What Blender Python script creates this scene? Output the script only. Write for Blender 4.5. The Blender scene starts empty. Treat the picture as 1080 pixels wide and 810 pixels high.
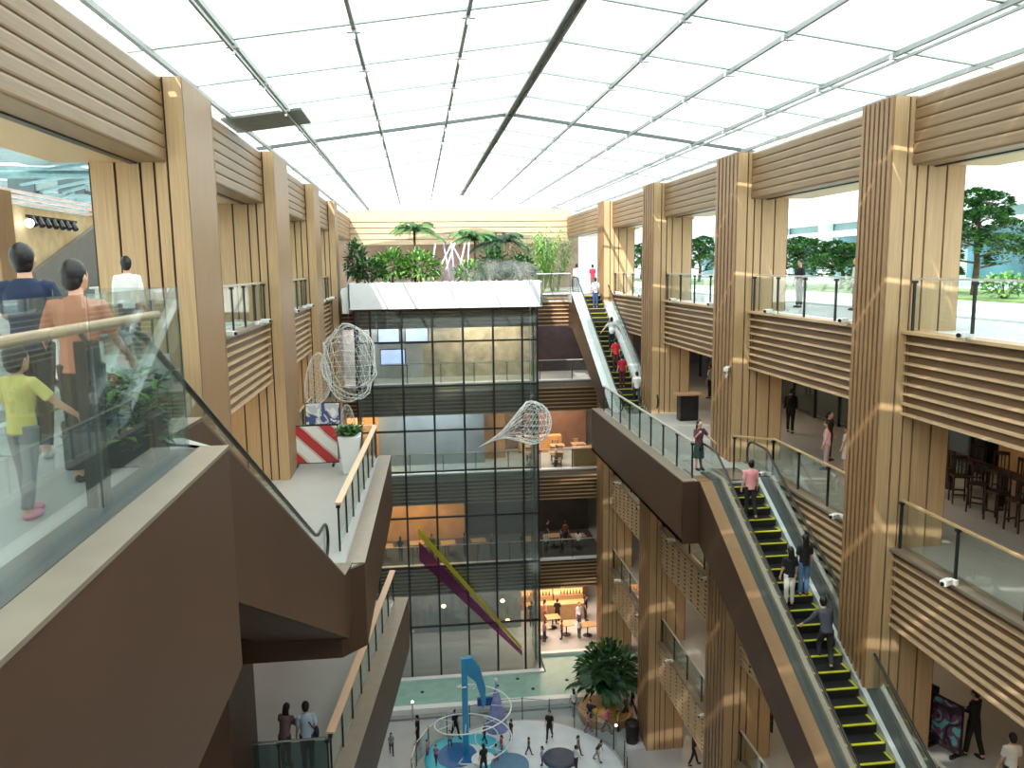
import bpy, bmesh, math, random
from mathutils import Vector, Matrix
random.seed(7)
R = math.radians
C = bpy.context.scene.collection
sc = bpy.context.scene
L5, L4, L3, L2, L1 = 0.0, -5.05, -10.4, -16.0, -21.5
EYE = 1.55

# ------------------------------------------------------------------ helpers
def lin(c):
    return tuple(((v/255)/12.92 if v/255 <= .04045 else ((v/255+.055)/1.055)**2.4) for v in c)
MATS = {}
def mat(name, rgb, rough=.5, metal=0., var=.12, scale=4., bump=0., stretch=(1,1,1), spec=.5, emit=None, estr=0., alpha=None):
    if name in MATS: return MATS[name]
    m = bpy.data.materials.new(name); m.use_nodes = True
    nt = m.node_tree; b = nt.nodes['Principled BSDF']
    c = lin(rgb)
    b.inputs['Roughness'].default_value = rough
    b.inputs['Metallic'].default_value = metal
    b.inputs['Specular IOR Level'].default_value = spec
    if var > 0 or bump > 0:
        tc = nt.nodes.new('ShaderNodeTexCoord'); mp = nt.nodes.new('ShaderNodeMapping')
        mp.inputs['Scale'].default_value = stretch
        nz = nt.nodes.new('ShaderNodeTexNoise'); nz.inputs['Scale'].default_value = scale; nz.inputs['Detail'].default_value = 5
        nt.links.new(tc.outputs['Object'], mp.inputs['Vector']); nt.links.new(mp.outputs['Vector'], nz.inputs['Vector'])
        cr = nt.nodes.new('ShaderNodeValToRGB')
        cr.color_ramp.elements[0].position = .3; cr.color_ramp.elements[1].position = .7
        cr.color_ramp.elements[0].color = (*[v*(1-var) for v in c], 1)
        cr.color_ramp.elements[1].color = (*[min(1, v*(1+var)) for v in c], 1)
        nt.links.new(nz.outputs['Fac'], cr.inputs['Fac']); nt.links.new(cr.outputs['Color'], b.inputs['Base Color'])
        if bump > 0:
            bp = nt.nodes.new('ShaderNodeBump'); bp.inputs['Strength'].default_value = bump; bp.inputs['Distance'].default_value = .02
            nt.links.new(nz.outputs['Fac'], bp.inputs['Height']); nt.links.new(bp.outputs['Normal'], b.inputs['Normal'])
    else:
        b.inputs['Base Color'].default_value = (*c, 1)
    if emit:
        b.inputs['Emission Color'].default_value = (*lin(emit), 1); b.inputs['Emission Strength'].default_value = estr
    MATS[name] = m
    return m
def glass_mat(name, tint, refl=.5, rough=.02, body=0., bodycol=(200,220,215)):
    m = bpy.data.materials.new(name); m.use_nodes = True
    nt = m.node_tree; nt.nodes.clear()
    out = nt.nodes.new('ShaderNodeOutputMaterial'); tr = nt.nodes.new('ShaderNodeBsdfTransparent'); gl = nt.nodes.new('ShaderNodeBsdfGlossy')
    tr.inputs['Color'].default_value = (*lin(tint), 1); gl.inputs['Roughness'].default_value = rough
    fr = nt.nodes.new('ShaderNodeMath'); fr.operation='MULTIPLY_ADD'; lw = nt.nodes.new('ShaderNodeLayerWeight'); lw.inputs['Blend'].default_value=.15; nt.links.new(lw.outputs['Fresnel'],fr.inputs[0]); fr.inputs[1].default_value=.35; fr.inputs[2].default_value=.04*refl
    mx = nt.nodes.new('ShaderNodeMixShader')
    nt.links.new(fr.outputs[0], mx.inputs[0]); nt.links.new(tr.outputs[0], mx.inputs[1]); nt.links.new(gl.outputs[0], mx.inputs[2])
    last = mx
    if body > 0:
        df = nt.nodes.new('ShaderNodeBsdfDiffuse'); df.inputs['Color'].default_value = (*lin(bodycol), 1)
        m2 = nt.nodes.new('ShaderNodeMixShader'); m2.inputs[0].default_value = body
        nt.links.new(mx.outputs[0], m2.inputs[1]); nt.links.new(df.outputs[0], m2.inputs[2]); last = m2
    nt.links.new(last.outputs[0], out.inputs[0])
    MATS[name] = m
    return m
def wood(name, rgb, stretch=(1,.08,1), rough=.45):
    return mat(name, rgb, rough, 0, .13, 9., .05, stretch)

WH = wood('wood_horizontal', (130,104,74), (3,.15,3))
WV = wood('wood_vertical', (144,111,77), (4,4,.12))
WL = wood('wood_light_board', (190,159,119), (4,4,.1))
WX = wood('wood_crosswise', (158,118,86), (.15,3,3))
WF = wood('wood_face_shaded_brown', (106,79,55), (3,.15,3))  # brown slat backing, darkened in colour for the shade on the upright faces
WL2 = wood('wood_ledge_lit', (196,166,130), (3,.15,3))  # slat wood paled in colour so the ledges look lit from above
WD = mat('dark_wood_backing', (74,50,34), .7)
BR = mat('bronze_brown_cladding', (84,62,48), .45, .3, .06, .6, 0, (1,1,1))
BRC = mat('bronze_cap', (146,132,116), .38, .4, .06)
TILE = mat('stone_floor', (172,171,167), .35, 0, .05, .8)
FLG = mat('ground_floor_stone', (170,172,176), .35, 0, .08, .7)
CEIL = mat('plaster_ceiling', (205,190,168), .8, 0, .03)
WARM = mat('warm_shop_wall', (206,150,92), .6, 0, .2, 1.2)
DARKW = mat('dark_shop_wall', (58,52,48), .4, 0, .25, 1.5)
GREYW = mat('grey_shop_wall', (150,155,158), .5, 0, .15, .8)
WHITE = mat('white_paint', (238,240,240), .4, 0, .02)
STEEL = mat('brushed_steel', (190,192,192), .25, .9, .03)
STEELD = mat('roof_steel', (150,156,154), .5, .2, .05)
POST = mat('dark_post', (34,37,39), .4, .1, .04)
BLACK = mat('black_rubber', (22,22,24), .35, 0, .03)
STEPM = mat('escalator_step', (34,34,34), .55, .3, .1, 30)
YEL = mat('yellow_line', (196,196,40), .5, 0, .05)
YELP = mat('yellow_ribbon', (214,206,60), .5, 0, .05)
MAGP = None
LEAF = mat('leaf_green', (74,122,62), .5, 0, .3, 3)
LEAFB = mat('leaf_bright', (116,166,74), .5, 0, .25, 3)
LEAFD = mat('leaf_dark', (38,74,44), .5, 0, .3, 3)
BARK = mat('bark', (92,72,54), .8, 0, .2, 10)
SOIL = mat('soil', (60,46,36), .9)
POOLB = mat('play_blue', (44,150,200), .3, 0, .05)
POOLD = mat('play_deep_blue', (28,96,160), .3, 0, .05)
CONC = mat('terrace_concrete', (214,218,214), .7, 0, .05)
MAGP = glass_mat('magenta_gauze', (214,170,200), .3, .3, .28, (150,70,120))
G_RAIL = glass_mat('railing_glass', (247,251,249), .8, .01, .012)
G_NEAR = glass_mat('near_railing_glass', (241,247,247), .8, .01, .02)
G_CURT = glass_mat('curtain_glass', (228,234,232), 1.6, .02, .1, (160,176,176))
G_WATER = mat('teal_water', (146,190,180), .4, 0, .1, 2, spec=.3)
NETW = mat('white_wire', (225,228,226), .4, .3, .02)
SKIN = mat('skin', (214,168,140), .55, 0, .03)
HAIR = mat('black_hair', (20,17,17), .45, 0, .1, 30)
SHOE = mat('shoe_white', (200,200,198), .6)
SHOED = mat('shoe_dark', (34,32,34), .5)
SOLB = mat('cctv_white', (232,232,228), .35, 0, .02)

class MB:
    def __init__(s): s.v=[]; s.f=[]; s.m=[]; s.mats=[]
    def mi(s, m):
        if m not in s.mats: s.mats.append(m)
        return s.mats.index(m)
    def add(s, vs, fs, m=None):
        o=len(s.v); s.v += [tuple(v) for v in vs]; k=s.mi(m)
        for f in fs: s.f.append(tuple(i+o for i in f)); s.m.append(k)
    def box(s, x0,x1,y0,y1,z0,z1, m=None):
        s.add([(x0,y0,z0),(x1,y0,z0),(x1,y1,z0),(x0,y1,z0),(x0,y0,z1),(x1,y0,z1),(x1,y1,z1),(x0,y1,z1)],
              [(0,3,2,1),(4,5,6,7),(0,1,5,4),(1,2,6,5),(2,3,7,6),(3,0,4,7)], m)
    def prism(s, poly, z0, z1, m=None):       # poly xy, vertical extrusion
        n=len(poly)
        a=sum(poly[i][0]*poly[(i+1)%n][1]-poly[(i+1)%n][0]*poly[i][1] for i in range(n))
        if a<0: poly=poly[::-1]
        s.add([(x,y,z0) for x,y in poly]+[(x,y,z1) for x,y in poly],
              [tuple(range(n))[::-1], tuple(range(n,2*n))]+[(i,(i+1)%n,n+(i+1)%n,n+i) for i in range(n)], m)
    def xprism(s, poly, x0, x1, m=None):      # poly in yz, extruded along x
        n=len(poly)
        a=sum(poly[i][0]*poly[(i+1)%n][1]-poly[(i+1)%n][0]*poly[i][1] for i in range(n))
        if a<0: poly=poly[::-1]
        s.add([(x0,y,z) for y,z in poly]+[(x1,y,z) for y,z in poly],
              [tuple(range(n))[::-1], tuple(range(n,2*n))]+[(i,(i+1)%n,n+(i+1)%n,n+i) for i in range(n)], m)
    def bar(s, a, b, w, h=None, m=None, up=(0,0,1)):
        a=Vector(a); b=Vector(b); h=h or w; d=(b-a).normalized(); u=Vector(up)
        if abs(d.dot(u))>.98: u=Vector((0,1,0))
        sx=d.cross(u).normalized()*w/2; sy=sx.cross(d).normalized()*h/2
        vs=[a-sx-sy,a+sx-sy,a+sx+sy,a-sx+sy,b-sx-sy,b+sx-sy,b+sx+sy,b-sx+sy]
        s.add(vs,[(0,1,2,3),(7,6,5,4),(0,4,5,1),(1,5,6,2),(2,6,7,3),(3,7,4,0)][::1], m)
    def tube(s, pts, r, m=None, n=8, close=False):
        pts=[Vector(p) for p in pts]; k=len(pts); rs=r if isinstance(r,(list,tuple)) else [r]*k
        vs=[]; pu=None
        for i,p in enumerate(pts):
            if close: d=pts[(i+1)%k]-pts[i-1]
            else: d=pts[min(i+1,k-1)]-pts[max(i-1,0)]
            d.normalize()
            u=pu if pu is not None else (Vector((0,0,1)) if abs(d.z)<.9 else Vector((1,0,0)))
            u=(u-d*u.dot(d)).normalized(); w=d.cross(u); pu=u
            for j in range(n):
                a=2*math.pi*j/n; vs.append(p+(u*math.cos(a)+w*math.sin(a))*rs[i])
        fs=[]
        for i in range(k if close else k-1):
            i2=(i+1)%k
            for j in range(n): fs.append((i*n+j, i*n+(j+1)%n, i2*n+(j+1)%n, i2*n+j))
        if not close: fs += [tuple(range(n))[::-1], tuple((k-1)*n+j for j in range(n))]
        s.add(vs,fs,m)
    def rings(s, rg, m=None, n=12, cap=True):   # rg: (center, rx, ry[, dir]) rings in plane normal to dir
        vs=[]; k=len(rg)
        for i,g in enumerate(rg):
            c=Vector(g[0])
            if len(g)>3 and g[3] is not None: d=Vector(g[3]).normalized()
            else:
                d=(Vector(rg[min(i+1,k-1)][0])-Vector(rg[max(i-1,0)][0])).normalized()
            u=Vector((1,0,0)); u=(u-d*u.dot(d)).normalized(); w=d.cross(u)
            for j in range(n):
                a=2*math.pi*j/n; vs.append(c+u*math.cos(a)*g[1]+w*math.sin(a)*g[2])
        fs=[(i*n+j,i*n+(j+1)%n,(i+1)*n+(j+1)%n,(i+1)*n+j) for i in range(k-1) for j in range(n)]
        if cap: fs += [tuple(range(n))[::-1], tuple((k-1)*n+j for j in range(n))]
        s.add(vs,fs,m)
    def ball(s, c, rx, ry=None, rz=None, m=None, nu=14, nv=9, rot=None):
        ry=ry or rx; rz=rz or rx; c=Vector(c); vs=[Vector((0,0,-rz))]
        for i in range(1,nv):
            t=math.pi*i/nv-math.pi/2
            for j in range(nu):
                a=2*math.pi*j/nu; vs.append(Vector((rx*math.cos(t)*math.cos(a), ry*math.cos(t)*math.sin(a), rz*math.sin(t))))
        vs.append(Vector((0,0,rz)))
        if rot: 
            M=Matrix.Rotation(rot[0],3,rot[1]); vs=[M@v for v in vs]
        vs=[v+c for v in vs]; fs=[]
        for j in range(nu): fs.append((0,1+(j+1)%nu,1+j))
        for i in range(nv-2):
            for j in range(nu):
                a=1+i*nu; b=a+nu; fs.append((a+j,a+(j+1)%nu,b+(j+1)%nu,b+j))
        a=1+(nv-2)*nu
        for j in range(nu): fs.append((a+j,a+(j+1)%nu,len(vs)-1))
        s.add(vs,fs,m)
    def lathe(s, prof, c=(0,0,0), m=None, n=20):
        vs=[]; c=Vector(c)
        for r,z in prof:
            for j in range(n):
                a=2*math.pi*j/n; vs.append(c+Vector((r*math.cos(a),r*math.sin(a),z)))
        k=len(prof)
        fs=[(i*n+j,i*n+(j+1)%n,(i+1)*n+(j+1)%n,(i+1)*n+j) for i in range(k-1) for j in range(n)]
        fs += [tuple(range(n))[::-1], tuple((k-1)*n+j for j in range(n))]
        s.add(vs,fs,m)
    def build(s, name, m=None, parent=None, smooth=False, bevel=0):
        me=bpy.data.meshes.new(name); me.from_pydata(s.v,[],s.f)
        mats=[x if x is not None else m for x in s.mats]
        for x in mats: me.materials.append(x)
        me.polygons.foreach_set('material_index', s.m)
        if smooth: me.polygons.foreach_set('use_smooth',[True]*len(s.f))
        me.update()
        o=bpy.data.objects.new(name,me); C.objects.link(o)
        if parent: o.parent=parent
        if bevel:
            b=o.modifiers.new('bevel','BEVEL'); b.width=bevel; b.segments=2; b.limit_method='ANGLE'
        return o
def tag(o, label=None, cat=None, group=None, kind=None):
    if label: o['label']=label
    if cat: o['category']=cat
    if group: o['group']=group
    if kind: o['kind']=kind
    return o
def empty(name, loc=(0,0,0), rz=0, **k):
    o=bpy.data.objects.new(name,None); C.objects.link(o); o.location=loc; o.rotation_euler=(0,0,rz); o.empty_display_size=.2
    return tag(o,**k)
def copy_tree(o, parent=None):
    c=o.copy(); C.objects.link(c)
    if parent: c.parent=parent
    for ch in list(o.children): copy_tree(ch,c)
    return c
def struct(mb, name, m, parent=None, **k):
    o=mb.build(name,m,parent,**k)
    if not parent: o['kind']='structure'
    return o
def sbox(name, m, *a):
    b=MB(); b.box(*a); return struct(b,name,m)

# ------------------------------------------------------------------ floors, walls
def slab(poly, z, t, m, ceil=True, name='floor'):
    b=MB(); b.prism(poly,z-t,z,m); return struct(b,name,m)
def rect(x0,x1,y0,y1): return [(x0,y0),(x1,y0),(x1,y1),(x0,y1)]
slab(rect(-16,24,-8,53),L1,.4,FLG)                                   # ground
for z in (L4,L3,L2):
    slab(rect(10.95,22,-8,53),z,.45,TILE)
    b=MB(); b.box(11.3,21.9,-7.9,52.9,z-1.3,z-1.2); struct(b,'ceiling',CEIL)
    b=MB(); b.box(-4.75,10.9,46.3,53,z-.45,z); struct(b,'floor',TILE if z!=L2 else mat('dark_carpet',(70,66,64),.8,0,.1))
    b=MB(); b.box(-4.75,10.9,46.6,52.9,z-1.3,z-1.2); struct(b,'ceiling',CEIL)
    slab(rect(-16,-4.75,-8,53),z,.45,TILE)
    b=MB(); b.box(-15.9,-5.1,-7.9,52.9,z-1.3,z-1.2); struct(b,'ceiling',CEIL)
slab(rect(10.95,60,-8,75),L5,.45,CONC)
slab(rect(-30,-4.75,-8,85),L5,.45,CONC)
slab(rect(-4.75,10.9,46.3,60),L5,.45,TILE)
for x0,x1,y0,y1 in ((11.3,21.9,-7.9,52.9),(-15.9,-5.1,-7.9,52.9),(-4.75,10.9,46.6,52.9)):
    b=MB(); b.box(x0,x1,y0,y1,L5-1.3,L5-1.2); struct(b,'ceiling',CEIL)
# left platforms (polygons standing out into the void)
slab([(-4.75,-8),(-1.72,-8),(-1.72,7.15),(-3.0,8.6),(-4.75,8.6)],L5,.5,TILE)
slab([(-4.75,17.3),(-1.9,17.3),(-1.42,17.8),(-1.2,28.3),(-4.75,28.3)],L4,.5,TILE)
slab([(-4.75,17.6),(-2.05,17.6),(-0.75,28.3),(-4.75,28.3)],L3,.5,TILE)
slab(rect(7.95,10.95,23.3,36.3),L4,.5,TILE)
slab(rect(8.6,10.95,45.3,46.3),L5,.5,TILE)
# outer shells of the lower rooms
sbox('wall_right',DARKW,22,22.3,-8,53,L1,L5-.45)
sbox('wall_left',GREYW,-16.3,-16,-8,53,L1,L5-.45)
sbox('wall_front',WV,-16.3,22.3,-8.4,-8,L1,5.0)
sbox('wall_back',GREYW,-16.3,22.3,53,53.3,L1,L5-.45)

# ------------------------------------------------------------------ slatted panels
def slats_y(name, xf, side, y0, y1, z0, z1, n, m, thick=.12, depth=.16, gap=.0, brackets=0, **k):
    """boards running along Y on a wall whose face looks towards -side"""
    root=empty(name,(0,0,0),**k)
    b=MB(); xb=xf+side*.11
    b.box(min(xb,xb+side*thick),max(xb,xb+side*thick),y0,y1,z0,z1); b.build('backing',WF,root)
    p=(z1-z0)/n; s=MB()
    for i in range(n):
        zb=z0+(i+.0)*p; s.box(min(xf,xb),max(xf,xb),y0,y1,zb,zb+.05)
    s.build('slats',WL2,root)
    if brackets:
        q=MB()
        for i in range(1,brackets):
            yy=y0+(y1-y0)*i/brackets; q.box(min(xf+side*.03,xb),max(xf+side*.03,xb),yy-.022,yy+.022,z0,z1)
        q.build('bracket',WD,root)
    return root
def slats_x(name, yf, x0, x1, z0, z1, n, m, depth=.16, gap=.0, **k):
    root=empty(name,(0,0,0),**k)
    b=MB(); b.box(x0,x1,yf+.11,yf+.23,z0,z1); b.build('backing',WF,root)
    p=(z1-z0)/n; s=MB()
    for i in range(n): s.box(x0,x1,yf,yf+.11,z0+i*p,z0+i*p+.05)
    s.build('slats',WL2,root)
    return root
RC=[(7.4,8.7),(16.9,18.2),(25.5,27.4),(34.8,36.6),(44.3,45.9)]
LC=[(3.0,5.2),(16.0,18.2),(25.6,28.2),(35.0,37.0),(43.6,45.2)]
ordR=['nearest','second nearest','third','fourth','farthest']
floorname={L5:'top floor',L4:'fourth floor',L3:'third floor',L2:'second floor'}
# columns
def column(xf, side, y0, y1, z0, z1, label, flute, m_front):
    root=empty('timber_column',(xf+side*.8,(y0+y1)/2,z0),label=label,cat='column',group='timber columns along the atrium')
    def P(mb,name,m):
        o=mb.build(name,m); o.parent=root; o.matrix_parent_inverse=Matrix.Translation(-Vector(root.location)); return o
    xb=xf+side*1.75; b=MB()
    b.box(min(xf+side*.06,xb),max(xf+side*.06,xb),y0+.03,y1-.03,z0,z1); P(b,'core',WD)
    # front fluting
    f=MB(); n=flute; w=(y1-y0)
    if n>1:
        for i in range(n):
            a=y0+w*i/n; bb=a+w/n*.62
            f.box(min(xf-side*.05,xf+side*.06),max(xf-side*.05,xf+side*.06),a,bb,z0,z1)
        f.box(min(xf+side*.02,xf+side*.06),max(xf+side*.02,xf+side*.06),y0,y1,z0,z1)
    else: f.box(min(xf,xf+side*.06),max(xf,xf+side*.06),y0,y1,z0,z1)
    P(f,'front_boards',m_front)
    if side<0 and y0<20:
        g=MB(); g.box(xb-.1,xf+.12,y0-.1,y1+.1,z0,L4-2.0); P(g,'bronze_casing',BR)
    # reveal boards on both flanks: wide pale boards parted by dark grooves
    for yy,s in ((y0,-1),(y1,1)):
        r=MB(); edges=[0,.36,.6,.85,1.3,1.75]
        for i in range(5):
            a=xf+side*(edges[i]+.0); c=xf+side*(edges[i+1]-.045)
            r.box(min(a,c),max(a,c),min(yy,yy-s*.06)+(-.02 if s<0 else .02),max(yy,yy-s*.06)+(-.02 if s<0 else .02),z0,z1)
        P(r,'flank_boards',WL)
    return root
descR=['right-hand timber column closest to the camera, outside the frame edge',
 'broad fluted timber column in front on the right, beside the high stools floor',
 'plain timber column on the right standing at the head of the lower escalator',
 'timber column on the right beside the foot of the upper escalator',
 'sunlit timber column at the far right beside the top of the upper escalator']
for i,(a,b_) in enumerate(RC):
    if i==0: continue
    column(10.3,1,a,b_,L1,5.08,descR[i],7 if i in (1,) else (6 if i==2 else 5),WV)
descL=['','big pale timber column on the left just past the two men at the glass rail',
 'second timber column on the left, standing behind the descending escalator',
 'third timber column on the left, behind the wire net sculpture',
 'farthest timber column on the left, at the end of the white planter']
for i,(a,b_) in enumerate(LC):
    if i==0: continue
    column(-4.2,-1,a,b_,L1,5.08,descL[i],1,WV)
# headers (structure) and parapets
def header(xf, side, y0, y1, z0, z1):
    b=MB(); n=6; p=(z1-z0)/n
    for i in range(n):
        za=z0+i*p
        pts=[(xf+side*.03,za),(xf+side*.008,za+.02),(xf,za+.05),(xf-side*.0,za+p-.05),(xf+side*.012,za+p-.012),(xf+side*.03,za+p),(xf+side*.5,za+p),(xf+side*.5,za)]
        vs=[(q[0],y0,q[1]) for q in pts]+[(q[0],y1,q[1]) for q in pts]; k=len(pts)
        fs=[tuple(range(k)),tuple(range(k,2*k))[::-1]]+[(j,j+k,(j+1)%k+k,(j+1)%k) for j in range(k)]
        b.add(vs,fs,WH)
    # soffit, back face and dark track line
    b.box(min(xf+side*.5,xf+side*2.0),max(xf+side*.5,xf+side*2.0),y0,y1,z0,z1,WL)
    b.box(min(xf+side*.52,xf+side*.66),max(xf+side*.52,xf+side*.66),y0,y1,z0-.03,z0,BLACK)
    struct(b,'trim_header',WH)
def bays(cols, end): 
    return [(cols[i][1],cols[i+1][0]) for i in range(len(cols)-1)]+[(cols[-1][1],end)]
baysR=bays(RC,58.0); baysL=bays(LC,58.0)
for a,b_ in baysR: header(10.75,1,a,b_,3.62,5.05)
for a,b_ in [(-2,16.0)]+baysL[1:]: header(-4.55,-1,a,b_,3.55,5.05)
bn=['nearest bay','second bay','third bay','fourth bay','far bay']
for z,nm in ((L5,'top floor'),(L4,'fourth floor'),(L3,'third floor'),(L2,'second floor')):
    for i,(a,b_) in enumerate(baysR[:4]):
        if z==L4 and i==2: continue          # the landing of the escalators joins on here
        low=z in (L3,L2)
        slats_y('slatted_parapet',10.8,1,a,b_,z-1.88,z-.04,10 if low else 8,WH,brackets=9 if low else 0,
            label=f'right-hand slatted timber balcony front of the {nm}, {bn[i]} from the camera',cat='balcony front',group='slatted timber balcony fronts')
        b=MB(); b.box(10.72,11.15,a,b_,z-.04,z+.03); struct(b,'trim_ledge',BRC if z!=L5 else WL)
    for i,(a,b_) in enumerate(baysL):
        if i==0: continue
        if z in (L4,L3) and i in (1,): continue
        if a>45: continue
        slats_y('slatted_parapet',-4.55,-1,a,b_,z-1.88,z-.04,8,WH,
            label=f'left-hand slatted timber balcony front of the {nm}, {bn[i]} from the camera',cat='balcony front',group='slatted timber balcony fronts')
        b=MB(); b.box(-4.85,-4.47,a,b_,z-.04,z+.03); struct(b,'trim_ledge',BRC)
# back wall fronts
for z,nm in ((L5,'top floor below the white planter'),(L4,'fourth floor at the far end'),(L3,'third floor at the far end'),(L2,'second floor at the far end')):
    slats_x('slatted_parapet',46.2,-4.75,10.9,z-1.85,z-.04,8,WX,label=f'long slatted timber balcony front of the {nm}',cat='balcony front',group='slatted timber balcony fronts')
    b=MB(); b.box(-4.75,10.9,46.08,46.5,z-.04,z+.03); struct(b,'trim_ledge',WHITE)

# ------------------------------------------------------------------ roof
def roofz(x): return 6.45-.14*abs(x-3.1)
XS=[-6.1,-4.5,-3.1,-1.0,1.05,3.1,5.1,7.1,9.3,10.95,12.5]
YS=[-7+2.9*i for i in range(0,23)]; YS=[y+ (15.3-YS[8])+2.9*0 for y in YS]
YS=[15.3+2.9*i for i in range(-8,15)]
m=bpy.data.materials.new('roof_fabric'); m.use_nodes=True; nt=m.node_tree; nt.nodes.clear()
out=nt.nodes.new('ShaderNodeOutputMaterial'); tl=nt.nodes.new('ShaderNodeBsdfTranslucent'); df=nt.nodes.new('ShaderNodeBsdfDiffuse'); mx=nt.nodes.new('ShaderNodeMixShader')
tl.inputs[0].default_value=(.90,.97,.94,1); df.inputs[0].default_value=(.85,.88,.87,1); mx.inputs[0].default_value=.25
nt.links.new(tl.outputs[0],mx.inputs[1]); nt.links.new(df.outputs[0],mx.inputs[2]); nt.links.new(mx.outputs[0],out.inputs[0])
FAB=m
b=MB()
for i in range(len(XS)-1):
    for j in range(len(YS)-1):
        x0,x1=XS[i]+.04,XS[i+1]-.04; y0,y1=YS[j]+.10,YS[j+1]-.03
        if (i==1 and j==10) or (j>=15 and j<=19): continue
        # a slightly sagging sheet
        nseg=3; vs=[]; fs=[]
        for u in range(nseg+1):
            for w in range(nseg+1):
                fx=u/nseg; fy=w/nseg; X=x0+(x1-x0)*fx; Y=y0+(y1-y0)*fy
                vs.append((X,Y,roofz(X)-.10*math.sin(math.pi*fy)*1.0+.06))
        for u in range(nseg):
            for w in range(nseg): q=u*(nseg+1)+w; fs.append((q,q+1,q+nseg+2,q+nseg+1))
        b.add(vs,fs,FAB)
o=b.build('ceiling',FAB); o['kind']='structure'; o.data.polygons.foreach_set('use_smooth',[True]*len(o.data.polygons))
# closed grey shade panel on the left
b=MB(); 
q=[(-4.7,21.25),(-2.75,21.25),(-2.75,23.2),(-4.7,23.2)]
b.add([(x,y,roofz(x)-.14) for x,y in q]+[(x,y,roofz(x)-.08) for x,y in q],[(0,3,2,1),(4,5,6,7),(0,1,5,4),(1,2,6,5),(2,3,7,6),(3,0,4,7)])
tag(b.build('roof_hatch_panel',mat('grey_panel',(132,138,132),.6)),'solid grey panel hanging below the white roof above the left columns','panel')
for i,x in enumerate(XS):
    b=MB(); 
    if i==5:
        b.bar((x-.1,YS[0],roofz(x)-.05),(x-.1,YS[-1],roofz(x)-.05),.05,.12); b.bar((x+.1,YS[0],roofz(x)-.05),(x+.1,YS[-1],roofz(x)-.05),.05,.12)
        b.bar((x,YS[0],roofz(x)),(x,YS[-1],roofz(x)),.2,.04)
    else:
        w=.07 if i not in (1,9) else .09
        b.bar((x,YS[0],roofz(x)-.06),(x,YS[-1],roofz(x)-.06),w,.1)
        if i in (2,8): b.bar((x+.0,YS[0],roofz(x)-.2),(x,YS[-1],roofz(x)-.2),.05,.05)
    struct(b,'trim_purlin',STEELD)
for j,y in enumerate(YS):
    b=MB(); dk=(j==12); w=.12 if dk else .08
    for xa,xb in ((XS[0],3.1),(3.1,XS[-1])):
        b.bar((xa,y,roofz(xa)-.0),(xb,y,roofz(xb)-.0),w,.1 if dk else .06)
    struct(b,'trim_rafter',mat('dark_rafter',(96,104,102),.5,.4) if dk else mat('pale_rafter',(190,198,194),.6,.0))
# small fittings where the rafters cross
for j in (8,9,10,11,12,13):
    for i in (2,3,4,6,7,8):
        b=MB(); x=XS[i]; y=YS[j]; z=roofz(x)-.12
        b.box(x-.12,x+.12,y-.05,y+.05,z-.05,z+.03); b.tube([(x,y,z-.05),(x,y,z-.16)],.03)
        struct(b,'trim_bracket',STEEL)
# thin light strip above the headers
for x,s_ in ((10.8,1),(-4.6,-1)):
    b=MB(); b.box(min(x,x+s_*.12),max(x,x+s_*.12),YS[0],YS[-1],5.06,5.1); struct(b,'trim_strip',WHITE)
# far upper wall over the garden
header_y=58.0
b=MB()
for i in range(5): b.box(-5,11.2,header_y-.02+.0,header_y+.4,3.2+i*.4,3.2+i*.4+.34)
b.box(-5,11.2,header_y+.1,header_y+.5,3.2,5.6); struct(b,'trim_header',wood('wood_far_header',(196,172,140),(.15,3,3)))
b=MB(); b.box(-6,12,60.0,60.3,0,5.3); struct(b,'wall_back',mat('garden_back_wall',(160,134,116),.6,0,.25,.6))

def part(mb, name, m, root, **k):
    """mesh in world coordinates, parented to a root that is only translated"""
    o=mb.build(name,m,None,**k); o.parent=root; o.matrix_parent_inverse=Matrix.Translation(-Vector(root.location)); return o

# ------------------------------------------------------------------ glass railings
def railing(a, b, z, n, label, h=1.15, top=WL, topw=.07, glass=G_RAIL, post=POST, posth=None, group='glass balustrades'):
    a=Vector((a[0],a[1],z)); b=Vector((b[0],b[1],z)); d=(b-a)
    root=empty('glass_railing',tuple((a+b)/2),label=label,cat='railing',group=group)
    posth=posth or h-.04
    side=Vector((-d.y,d.x,0)).normalized()
    for i in range(n):
        p=a+d*(i/n)+d.normalized()*.03; q=a+d*((i+1)/n)-d.normalized()*.03
        g=MB(); g.bar(p+Vector((0,0,.06+(h-.1)/2)),q+Vector((0,0,.06+(h-.1)/2)),.014,h-.12,None)
        part(g,'glass_panel',glass,root)
    for i in range(n+1):
        p=a+d*(i/n)+side*.0; g=MB(); g.bar(p,p+Vector((0,0,posth)),.06,.045,None,up=(1,0,0))
        o=part(g,'post',post,root)
        g=MB(); g.bar(p+Vector((0,0,posth-.06)),p+Vector((0,0,posth-.0)),.1,.1,None,up=(1,0,0))
        c=part(g,'rail_bracket',post,root); c.parent=o
    g=MB(); g.bar(a+Vector((0,0,h)),b+Vector((0,0,h)),topw,.045,None); part(g,'handrail',top,root)
    return root
STR=mat('rail_top_grey',(196,194,184),.35,.3,.03)
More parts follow.
